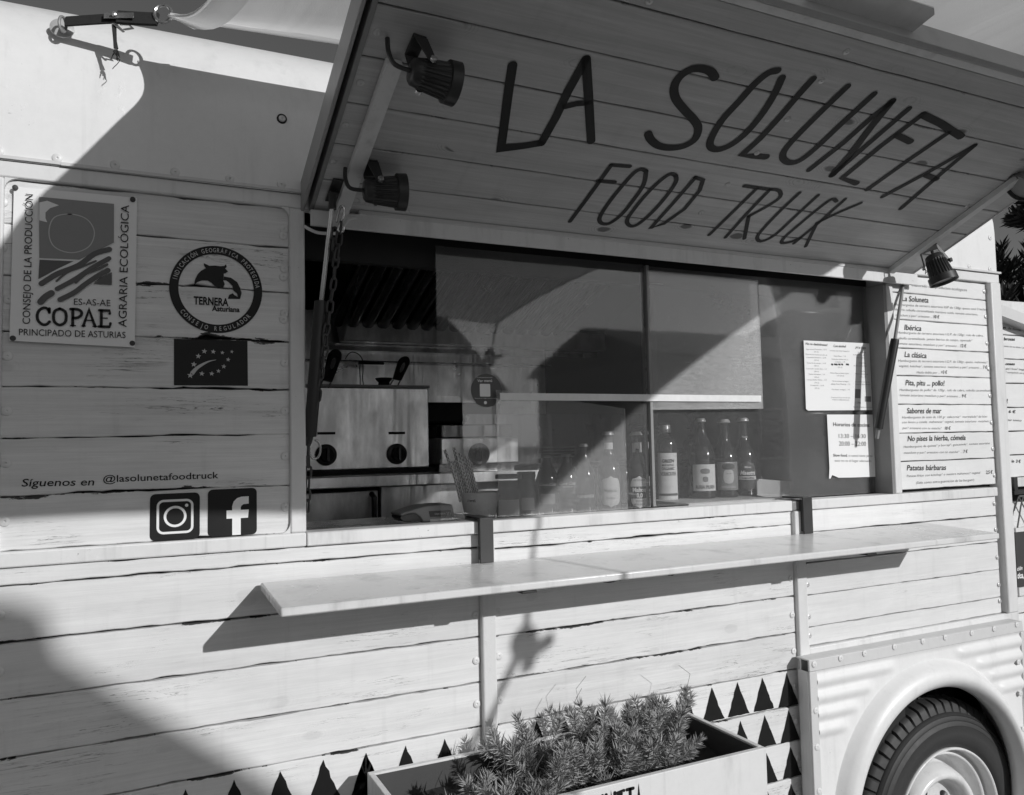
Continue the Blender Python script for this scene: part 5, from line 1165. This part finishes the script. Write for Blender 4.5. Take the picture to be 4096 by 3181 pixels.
m = MB(); tl = [at_depth(x, y, p1) for x, y in ((456, 100), (458, 130), (460, 165), (464, 195))]; ribbon(m, tl, [.004, .0035, .003, .004], .0015, Vector((1, .2, 0)))
for k in range(14):
    a = at_depth(466+rnd.uniform(-8, 8), 200+rnd.uniform(-6, 10), p1); b = a+Vector((rnd.uniform(-.006, .006), rnd.uniform(-.004, .004), -rnd.uniform(.006, .018))); m.tube([a, a.lerp(b, .5)+Vector((rnd.uniform(-.003, .003), 0, 0)), b], .0009, 4)
m.tube(smooth_pts([at_depth(x, y, p1) for x, y in ((466, 232), (479, 240), (470, 255), (455, 270), (450, 277))], 3), .0008, 4)
m.obj('frayed_tail', M['web'], strap)
m = MB(); m.lathe([(.021, 0), (.021, .003), (.012, .006), (0, .007)], eye+Vector((0, .004, 0)), Vector((0, -1, .25)), 28); eb = part(m, 'eye_bolt', M['zinc'], smooth=True)
m = MB(); cc = er+Vector((-.0, .004, -.004)); m.tube([cc+Vector((.0055*math.cos(t), .010*math.cos(t)*.6, .0145*math.sin(t))) for t in [2*math.pi*k/18 for k in range(18)]], .0028, 8, closed=True); m.tube([eye, cc-Vector((0, 0, .013))], .005, 8); m.obj('eye', M['edge'], eb, smooth=True)
# outer corner strap, weight buckle and post
g2 = thing('anchor_strap', 'dark strap with a bulky ratchet running from the outer sail corner to a post', 'strap', Dd)
bl = Vector((1.87, -2.33, .505)); an = Vector((1.43, -4.35, -.62))
m = MB(); ribbon(m, [Dd, Dd.lerp(bl, .5)+Vector((.0, 0, -.01)), bl], [.010, .014, .026], .004, Vector((.3, .1, 1)));
ribbon(m, [bl, bl.lerp(an, .12)+Vector((0, 0, -.01)), bl.lerp(an, .5)+Vector((0, 0, -.04)), an], [.02, .013, .013, .012], .004, Vector((.3, .1, 1))); m.obj('webbing', M['web'], g2)
m = MB(); m.lathe([(0, -.042), (.018, -.036), (.034, -.012), (.036, .008), (.026, .026), (.012, .04), (0, .045)], bl, (.2, .1, 1), 10); m.obox(bl+Vector((.04, 0, -.012)), Vector((.030, 0, .012)), Vector((0, .02, 0)), Vector((-.004, 0, .011))); m.obox(bl+Vector((.012, 0, -.042)), Vector((.013, 0, 0)), Vector((0, .014, 0)), Vector((.008, 0, .02))); m.obj('ratchet', M['dark'], g2)
m = MB(); m.lathe([(.06, GZ-.05), (.055, -.6), (0, -.58)], (1.43, -4.4, 0), (0, 0, 1), 16); tag(m.obj('anchor_post', M['bark'], None, smooth=True), 'short wooden post holding the lower end of the sail strap', 'post')
m = MB(); m.lathe([(.05, GZ-.1), (.045, .80), (0, .82)], (.44, -2.2, 0), (0, 0, 1), 16); tag(m.obj('sail_pole', M['edge'], None, smooth=True), 'grey steel pole behind the viewer holding the near sail corner', 'pole')
m = MB(); m.lathe([(.06, GZ-.1), (.05, 1.15), (0, 1.17)], (3.52, .02, 0), (0, 0, 1), 16); tag(m.obj('sail_pole', M['edge'], None, smooth=True), 'grey steel pole right of the truck holding the far sail corner', 'pole')

# parasols that shade the lower left of the wall
def parasol(c, apex, r, drop, label, n=8, rot=0):
    o = thing('parasol', label, 'parasol', (c[0], c[1], GZ), 'cafe parasols')
    PPR = [(.05, .012), (.10, .05), (.125, .14), (.45, .50), (.9, 1.02), (1.25, 1.45)]; r, drop = 1.25, 1.45
    m = MB(); k_ = 6; vs = [(c[0], c[1], apex)]
    for i in range(1, k_+1):
        f = i/k_
        for j in range(n*2):
            a = rot+math.pi*j/n; pr_, pz_ = PPR[i-1]; rr = pr_*(1 if j % 2 == 0 else .96); z = apex-pz_
            vs.append((c[0]+rr*math.cos(a), c[1]+rr*math.sin(a), z))
    q_ = n*2; fs = [(0, 1+j, 1+(j+1) % q_) for j in range(q_)]
    for i in range(k_-1):
        fs += [(1+i*q_+j, 1+(i+1)*q_+j, 1+(i+1)*q_+(j+1) % q_, 1+i*q_+(j+1) % q_) for j in range(q_)]
    m.add(vs, fs); m.obj('canopy', M['canopy'], o)
    m = MB(); m.lathe([(.03, GZ), (.03, apex-.02), (0, apex)], (c[0], c[1], 0), (0, 0, 1), 12); m.obj('pole', M['edge'], o)
    m = MB(); m.lathe([(.35, GZ), (.35, GZ+.05), (.05, GZ+.09), (0, GZ+.09)], (c[0], c[1], 0), (0, 0, 1), 24); m.obj('base', M['pave'], o)
    m = MB()
    for j in range(n): a = rot+2*math.pi*j/n; m.tube([(c[0], c[1], apex-.03), (c[0]+r*math.cos(a), c[1]+r*math.sin(a), apex-drop-.01)], .008, 6)
    m.obj('ribs', M['edge'], o)
PD = 5.2
ap = Vector((-.225, 0, -.262))+SUN*(PD/-SUN.y)
parasol((ap.x, ap.y), ap.z, 1.3, 2.1, 'tall pale parasol behind the viewer whose shadow falls on the lower left boards')

# ================================================================ PLANTER WITH LAVENDER
RZ = -.662; pA = PZ(1469, 3089, RZ); pB = PZ(2742, 2834, RZ); pC = PZ(3051, 2994, RZ)
px0, px1, pyb, pyf = pA.x, (pB.x+pC.x)/2, (pA.y+pB.y)/2, pC.y
pyb = min(pyb, -.03)
pt = thing('planter_box', 'white wooden planter box full of lavender standing in front of the truck', 'planter', ((px0+px1)/2, (pyb+pyf)/2, GZ))
th = .012; PBZ = RZ-.42
for nm, (a, b, c, d_) in (('front_panel', (px0, px1, pyf, pyf+th)), ('back_panel', (px0, px1, pyb-th, pyb)), ('end_panel', (px0, px0+th, pyf+th+.0005, pyb-th-.0005)), ('end_panel', (px1-th, px1, pyf+th+.0005, pyb-th-.0005))):
    m = MB(); m.box(a, b, c, d_, PBZ, RZ); m.obj(nm, M['planter'], pt, bevel=.0015)
m = MB(); m.box(px0+th+.001, px0+th+.003, pyf+th, pyb-th, PBZ, RZ-.004); m.box(px1-th-.003, px1-th-.001, pyf+th, pyb-th, PBZ, RZ-.004); m.box(px0+th, px1-th, pyb-th-.003, pyb-th-.001, PBZ, RZ-.004); m.box(px0+th, px1-th, pyf+th+.001, pyf+th+.003, PBZ, RZ-.004); m.obj('lining', M['plin'], pt)
m = MB(); m.box(px0+th, px1-th, pyf+th, pyb-th, PBZ, PBZ+.02); m.obj('bottom', M['plin'], pt)
for xx in (px0+.03, px1-.03):
    for yy in (pyf+.03, pyb-.03): m = MB(); m.box(xx-.02, xx+.02, yy-.02, yy+.02, GZ, PBZ); m.obj('leg', M['planter'], pt)
m = MB(); A_ = P(2410, 3172, pyf-.001); B_ = P(2565, 3166, pyf-.001); hL = .07; xw = (B_.x-A_.x)/4.0
def gl(ch, x, w_, zt_):
    S_ = {'L': [[(0, 1), (0, 0), (.8, 0)]], 'U': [[(0, 1), (0, .2), (.3, 0), (.6, .2), (.7, 1)]], 'N': [[(0, 0), (0, 1), (.7, 0), (.7, 1)]], 'E': [[(.8, 1), (0, 1), (0, 0), (.8, 0)], [(0, .5), (.6, .5)]], 'T': [[(-.2, 1), (1, 1)], [(.4, 1), (.4, 0)]], 'A': [[(0, 0), (.45, 1), (.85, 0)], [(.15, .35), (.7, .35)]], 'S': [[(.7, .9), (.3, 1), (.05, .75), (.6, .4), (.5, .05), (0, .05)]], 'O': [[(.4, 1), (.05, .6), (.1, .1), (.4, 0), (.75, .4), (.7, .9), (.4, 1)]]}
    for p_ in S_[ch]: stroke(m, [Vector((x+a*w_, zt_-hL+b*hL)) for a, b in p_], .0065, lambda v: (v.x, pyf-.001, v.y))
zt_ = P(2490, 3163, pyf).z
step = (P(2562, 3166, pyf).x-P(2412, 3166, pyf).x)/4.4
for i, ch in enumerate('LA SOLUNETA'):
    if ch != ' ': gl(ch, B_.x-step*.55-(10-i)*step, step*.62, zt_)
m.obj('lettering', M['ink'], pt)
sz = RZ-.06
m = MB(); nxs, nys = 26, 10; vs = [(px0+th+.003+(px1-px0-2*th-.006)*i/nxs, pyf+th+.003+(pyb-pyf-2*th-.006)*j/nys, sz+rnd.uniform(-.008, .008)) for i in range(nxs+1) for j in range(nys+1)]
m.add(vs, [(i*(nys+1)+j, (i+1)*(nys+1)+j, (i+1)*(nys+1)+j+1, i*(nys+1)+j+1) for i in range(nxs) for j in range(nys)]); tag(m.obj('soil', M['soil'], None), kind='stuff')
def leaf_tri(mb, base, d, L, wd, curl=.25):
    s_ = d.cross(Vector((rnd.uniform(-1, 1), rnd.uniform(-1, 1), rnd.uniform(-1, 1)))).normalized(); up_ = Vector((0, 0, 1))
    mid = base+d*L*.55+up_*L*curl*.18; tip = base+d*L+up_*L*curl*.5
    n_ = s_.cross(d)*wd*.35
    mb.add([base-s_*wd*.25, base+s_*wd*.25, mid+s_*wd*.5+n_, tip, mid-s_*wd*.5+n_, mid], [(0, 1, 5), (1, 2, 5), (2, 3, 5), (3, 4, 5), (4, 0, 5)])
def lavender(cx, cy, nst, rad, hmin, hmax, label, seed):
    r = random.Random(seed); rnd.seed(seed+50)
    o = thing('lavender_plant', label, 'plant', (cx, cy, sz), 'lavender plants in the planter'); ml = MB(); ms = MB()
    for s_i in range(nst):
        a = r.uniform(0, 2*math.pi); q = math.sqrt(r.random()); bx_, by_ = cx+math.cos(a)*q*rad*.4, cy+math.sin(a)*q*rad*.25
        lx, ly = math.cos(a)*q*rad*r.uniform(.5, 1.8), math.sin(a)*q*rad*.6*r.uniform(.4, 1.4); H = r.uniform(hmin*.5, hmax*1.12)*(1-.25*q)*(1.25 if r.random() < .1 else 1)
        if by_+ly > pyb-.02: ly = pyb-.02-by_
        pts = [Vector((bx_, by_, sz-.005)), Vector((bx_+lx*.3, by_+ly*.3, sz+H*.4)), Vector((bx_+lx*.7, by_+ly*.7, sz+H*.8)), Vector((bx_+lx*.9+r.uniform(-.01, .01), by_+ly*.9, sz+H*1.1))]
        pts = smooth_pts(pts, 4); ms.tube(pts, [.0016*(1-.6*i/len(pts)) for i in range(len(pts))], 4)
        nl = len(pts)
        for i in range(4, nl):
            for wch in range(2):
                f = pts[i-1].lerp(pts[i], wch/2) if i < nl else pts[-1]; ax_ = (pts[i]-pts[i-1]).normalized(); nn = (4 if i < nl-4 else 6) if i < nl-1 else 9
                ph = r.uniform(0, 6.3); Lf = r.uniform(.014, .029)*(1 if r.random() > .12 else 1.4)*(1. if i < nl-2 else .85)
                for k in range(nn):
                    a2 = ph+2*math.pi*k/nn; sd_ = (ax_.orthogonal().normalized()); sd_ = (Matrix.Rotation(a2, 3, ax_) @ sd_)
                    d = (sd_*r.uniform(.7, 1.)+ax_*(.55 if i < nl-1 else 1.1)).normalized(); leaf_tri(ml, f, d, Lf, Lf*.115, r.uniform(-.4, .6))
        if r.random() < .05:
            t_p = pts[-1]; ms.tube([t_p, t_p+Vector((r.uniform(-.015, .015), 0, .035)), t_p+Vector((r.uniform(-.03, .03), 0, .06))], .0006, 3)
    ml.obj('foliage', M['leaf'], o); ms.obj('stems', M['stem'], o); return o
def on_bed(px, py, z): return PZ(px, py, z)
plants = [(1990, 3130, 22, .085, .05, .105, 'leftmost lavender clump, low and spreading at the front of the planter'), (2075, 2960, 16, .07, .09, .15, 'lavender stems standing before the dark post shadow at the left back'),
          (2200, 3050, 26, .08, .07, .14, 'dense lavender clump at the left centre of the planter'), (2330, 2900, 20, .08, .11, .17, 'tall lavender clump at the back centre of the planter'),
          (2440, 3010, 26, .085, .07, .13, 'bushy lavender clump at the front centre of the planter'), (2540, 2860, 20, .08, .11, .18, 'tallest lavender clump at the back right of centre'),
          (2640, 2960, 24, .08, .06, .13, 'lavender clump right of centre near the front edge'), (2690, 2900, 16, .07, .08, .14, 'rightmost lavender clump leaning toward the empty end of the planter'), (2120, 3150, 22, .08, .04, .09, 'low lavender clump at the very bottom of the picture')]
for i, (px_, py_, n_s, rad, h0, h1, lb) in enumerate(plants):
    q = PZ(px_, py_, RZ); q.x = max(px0+.06, min(px1-.12, q.x)); q.y = max(pyf+.05, min(pyb-.05, q.y)); lavender(q.x, q.y, int(n_s*.95), rad, h0-.035, h1-.045, lb, 100+i)

# ================================================================ NEIGHBOURING STALL AND TREES
NY = .16
stall = thing('neighbouring_stall', 'white boarded neighbouring stall with a menu partly hidden by the truck', 'stall', (3.3, .6, GZ))
def f5b(x, y): return (3980+x*.2358, 1200+y*.2358)
def f6b(x, y): return (3980+x*.3829, 1850+y*.3829)
nz_ = [P(4080, f5b(0, y)[1]+1, NY).z for y in (330,)]
bl_y = [1236+40, 1343, 1438, 1534, 1630, 1725, 1820, 1909]
zz_l = [P(4070, y, NY).z for y in bl_y]; zz_l[0] = zz_l[1]+.13
npl = []
for a, b in zip(zz_l, zz_l[1:]): npl.append(plank('board', 2.74, 3.9, b, a, M['menu'], stall, Y=NY, rough=.0004, gap=.003))
zbt = zz_l[-1]
m = MB(); m.box(2.74, 3.9, NY-.01, NY+.01, zbt-.035, zbt-.001); m.obj('rail', M['frame'], stall, bevel=.003)
m = MB(); m.box(2.74, 3.9, NY+.03, NY+.04, zbt-.09, zbt-.036); m.obj('gap_lining', M['void'], stall)
zc_ = zbt-.09; kk = 0
while zc_ > GZ+.25: plank('board', 2.74, 3.9, zc_-.1, zc_, M['wood'], stall, Y=NY, rough=.0008); zc_ -= .1; kk += 1
ra, rb = P(*f5b(115, 200), NY-.04), P(*f5b(492, 345), NY-.04); sl_ = (rb.z-ra.z)/(rb.x-ra.x)
m = MB(); xa, xb = 2.70, 4.0; za = ra.z+(xa-ra.x)*sl_
zt_l = lambda x: ra.z+(x-ra.x)*sl_
m.add([Vector((x, y, z)) for (y, dz) in ((NY-.05, .02), (NY-.05, -.02), (NY+1.2, -.02), (NY+1.2, .02)) for x in (xa, xb) for z in (zt_l(x)+dz,)], [(0, 1, 3, 2), (2, 3, 5, 4), (4, 5, 7, 6), (6, 7, 1, 0), (0, 2, 4, 6), (1, 7, 5, 3)]); m.obj('roof', M['trim'], stall, fix=True)
m = MB(); m.add([(2.74, NY-.002, zz_l[0]-.005), (3.9, NY-.002, zz_l[0]-.005), (3.9, NY-.002, min(zt_l(3.9), zz_l[0])-.0), (2.74, NY-.002, zt_l(2.74)-.01)], [(0, 1, 2, 3)]); m.obj('gable', M['menu'] if False else M['frame'], stall)
m = MB(); m.box(2.74, 3.9, NY+.02, 1.6, GZ+.2, zz_l[1]-.1); m.obj('carcass', M['void'], stall)
for i, L in ((0, [('eo', (125, 485), (180, 487), 40, 1), ('la fame', (225, 500), (430, 530), 38, 0)]), (1, [('brosas', (148, 685), (335, 692), 50, 1), ('ones en su tinta / ja', (148, 795), (492, 825), 28, 0)]), (2, [('onaes', (175, 1105), (333, 1108), 45, 1), ('gie) / fresa* (vegg', (175, 1180), (492, 1195), 30, 0), ('* acompañado con q', (178, 1240), (492, 1255), 28, 0)])):
    m = MB()
    for (s, a, b, h, bd) in L: wtext(m, s, f5b(*a), f5b(*b), h*.2358, NY, .0015, .02 if bd else .0, .18)
    m.obj('lettering', M['print'] if i else M['greyd'], npl[i])
m = MB(); wtext(m, 'co!', (4011, 1615), (4031, 1613), 17, NY, .0015, .02, .18); m.obj('lettering', M['print'], npl[3])
m = MB(); wtext(m, '... 6 €', (4015, 1651), (4062, 1653), 11, NY, .0015, .02, .1); wtext(m, 'feater tonica', (4014, 1683), (4085, 1686), 8, NY, .0015, 0, .1); m.obj('lettering', M['print'], npl[4])
m = MB(); wtext(m, 'io  3 €', (4046, 1850), (4082, 1852), 12, NY, .0015, .02, .1); m.obj('lettering', M['print'], npl[6])
cb_ = thing('hanging_chalkboard', 'dark chalkboard with white script hanging by cord on the neighbouring stall', 'chalkboard', P(4090, 2240, NY-.02))
qa, qb = P(*f6b(208, 730), NY-.02), P(*f6b(236, 1308), NY-.02)
m = MB(); m.box(qa.x, qa.x+.42, NY-.02, NY-.012, qb.z, qa.z); m.obj('slate', M['chalk'], cb_)
m = MB(); m.box(qa.x, qa.x+.42, NY-.024, NY-.010, qb.z-.03, qb.z-.0005); m.box(qa.x, qa.x+.42, NY-.024, NY-.01, qa.z+.0005, qa.z+.015); m.obj('frame', M['frame'], cb_)
m = MB(); wtext(m, 'ción', f6b(230, 1132), f6b(285, 1120), 16, NY-.021, .001, .02, .3); wtext(m, 'tica,', f6b(233, 1212), f6b(298, 1205), 22, NY-.021, .001, .03, .3); m.obj('lettering', M['paper'], cb_)
tp = P(*f6b(245, 355), NY-.02); m = MB(); m.tube([tp, P(*f6b(200, 505), NY-.02)], .0025, 6); m.tube([P(*f6b(292, 360), NY-.02), P(*f6b(268, 470), NY-.02), P(*f6b(232, 700), NY-.02)], .003, 6); m.tube([tp, tp+Vector((.1, 0, -.14))], .0025, 6); m.tube([tp, tp+Vector((.25, 0, .005))], .004, 6); m.obj('cord', M['stem'], cb_)
m = MB(); q = P(*f6b(225, 300), NY-.03); m.box(q.x-.01, q.x+.01, NY-.03, NY-.01, q.z, q.z+.05); m.box(q.x-.02, q.x+.3, NY-.035, NY-.011, q.z-.012, q.z-.0005); m.obj('hinge', M['dark'], stall)

def oleander(base, H, crown_r, n, label, seed, Lf=.10, cz=.0):
    r = random.Random(seed); rnd.seed(seed); o = thing('oleander_tree', label, 'tree', base, 'dark leafed trees behind the stall')
    mt_ = MB(); ml = MB(); c = Vector(base)+Vector((0, 0, H))
    mt_.tube([Vector(base), Vector(base)+Vector((.1, 0, H*.45)), c+Vector((0, 0, -crown_r*.4))], [.10, .08, .05], 10)
    for b_i in range(n):
        d = Vector((r.gauss(0, 1), r.gauss(0, 1), r.gauss(0, .8))).normalized(); rr = crown_r*(.5+.55*r.random())
        tip = c+Vector((d.x*rr, d.y*rr, d.z*rr*.8)); st_ = c+d*rr*.25+Vector((0, 0, -crown_r*.3))
        mid = st_.lerp(tip, .5)+Vector((0, 0, -.05)); pts = smooth_pts([st_, mid, tip], 4); mt_.tube(pts, [.012, .011, .010, .008, .007, .006, .005, .004, .003][:len(pts)], 5)
        for i in range(3, len(pts)):
            ax_ = (pts[i]-pts[i-1]).normalized()
            for wch in range(2):
                f = pts[i-1].lerp(pts[i], wch*.5); ph = r.uniform(0, 6)
                for k in range(5):
                    sd_ = Matrix.Rotation(ph+k*1.257, 3, ax_) @ ax_.orthogonal().normalized(); dd = (sd_*.8+ax_*.9).normalized(); leaf_tri(ml, f, dd, Lf*r.uniform(.7, 1.2), Lf*.2, .1)
    mt_.obj('trunk', M['bark'], o); ml.obj('crown', M['tleaf'], o); return o
q = P(4150, 1120, 2.2); oleander((q.x+.25, 2.6, GZ), q.z-GZ-.35, 1.05, 330, 'large dark oleander behind the neighbouring stall', 11, .13)
q = P(4050, 760, 1.9); oleander((q.x+.75, 1.9, GZ), q.z-GZ+.05, .42, 60, 'smaller dark tree whose leaf tips peep out above the truck corner', 12, .13)

# houses across the square, seen only as reflections
def house(name, label, x0, x1, y0, zt, rz):
    o = thing(name, label, 'house', ((x0+x1)/2, y0-3, GZ), 'houses across the square')
    m = MB(); m.box(x0, x1, y0-7, y0, GZ, zt); m.obj('wall', M['hwall'], o)
    m = MB(); m.add([(x0-.3, y0+.4, zt+.005), (x1+.3, y0+.4, zt+.005), (x1+.3, y0-3.5, rz), (x0-.3, y0-3.5, rz), (x1+.3, y0-7.4, zt+.005), (x0-.3, y0-7.4, zt+.005)], [(0, 1, 2, 3), (3, 2, 4, 5), (0, 3, 5), (1, 4, 2), (0, 5, 4, 1)]); m.obj('roof', M['bark'], o)
    x = x0+1
    while x < x1-1.2:
        for z in (GZ+1., GZ+3.6):
            if z+1.4 < zt: m = MB(); m.box(x, x+.9, y0-.05, y0+.03, z, z+1.4); w_ = m.obj('window', M['frame'], o); m = MB(); m.box(x+.06, x+.84, y0+.031, y0+.035, z+.06, z+1.34); m.obj('pane', M['knob'], w_)
        x += 2.1
house('town_house', 'low grey town house with tiled roof across the square behind the viewer', 12.5, 21., -15., 2.2, 3.4)
house('town_house', 'taller grey town house next to the low one behind the viewer', 21.6, 34., -16., 3.4, 4.6)
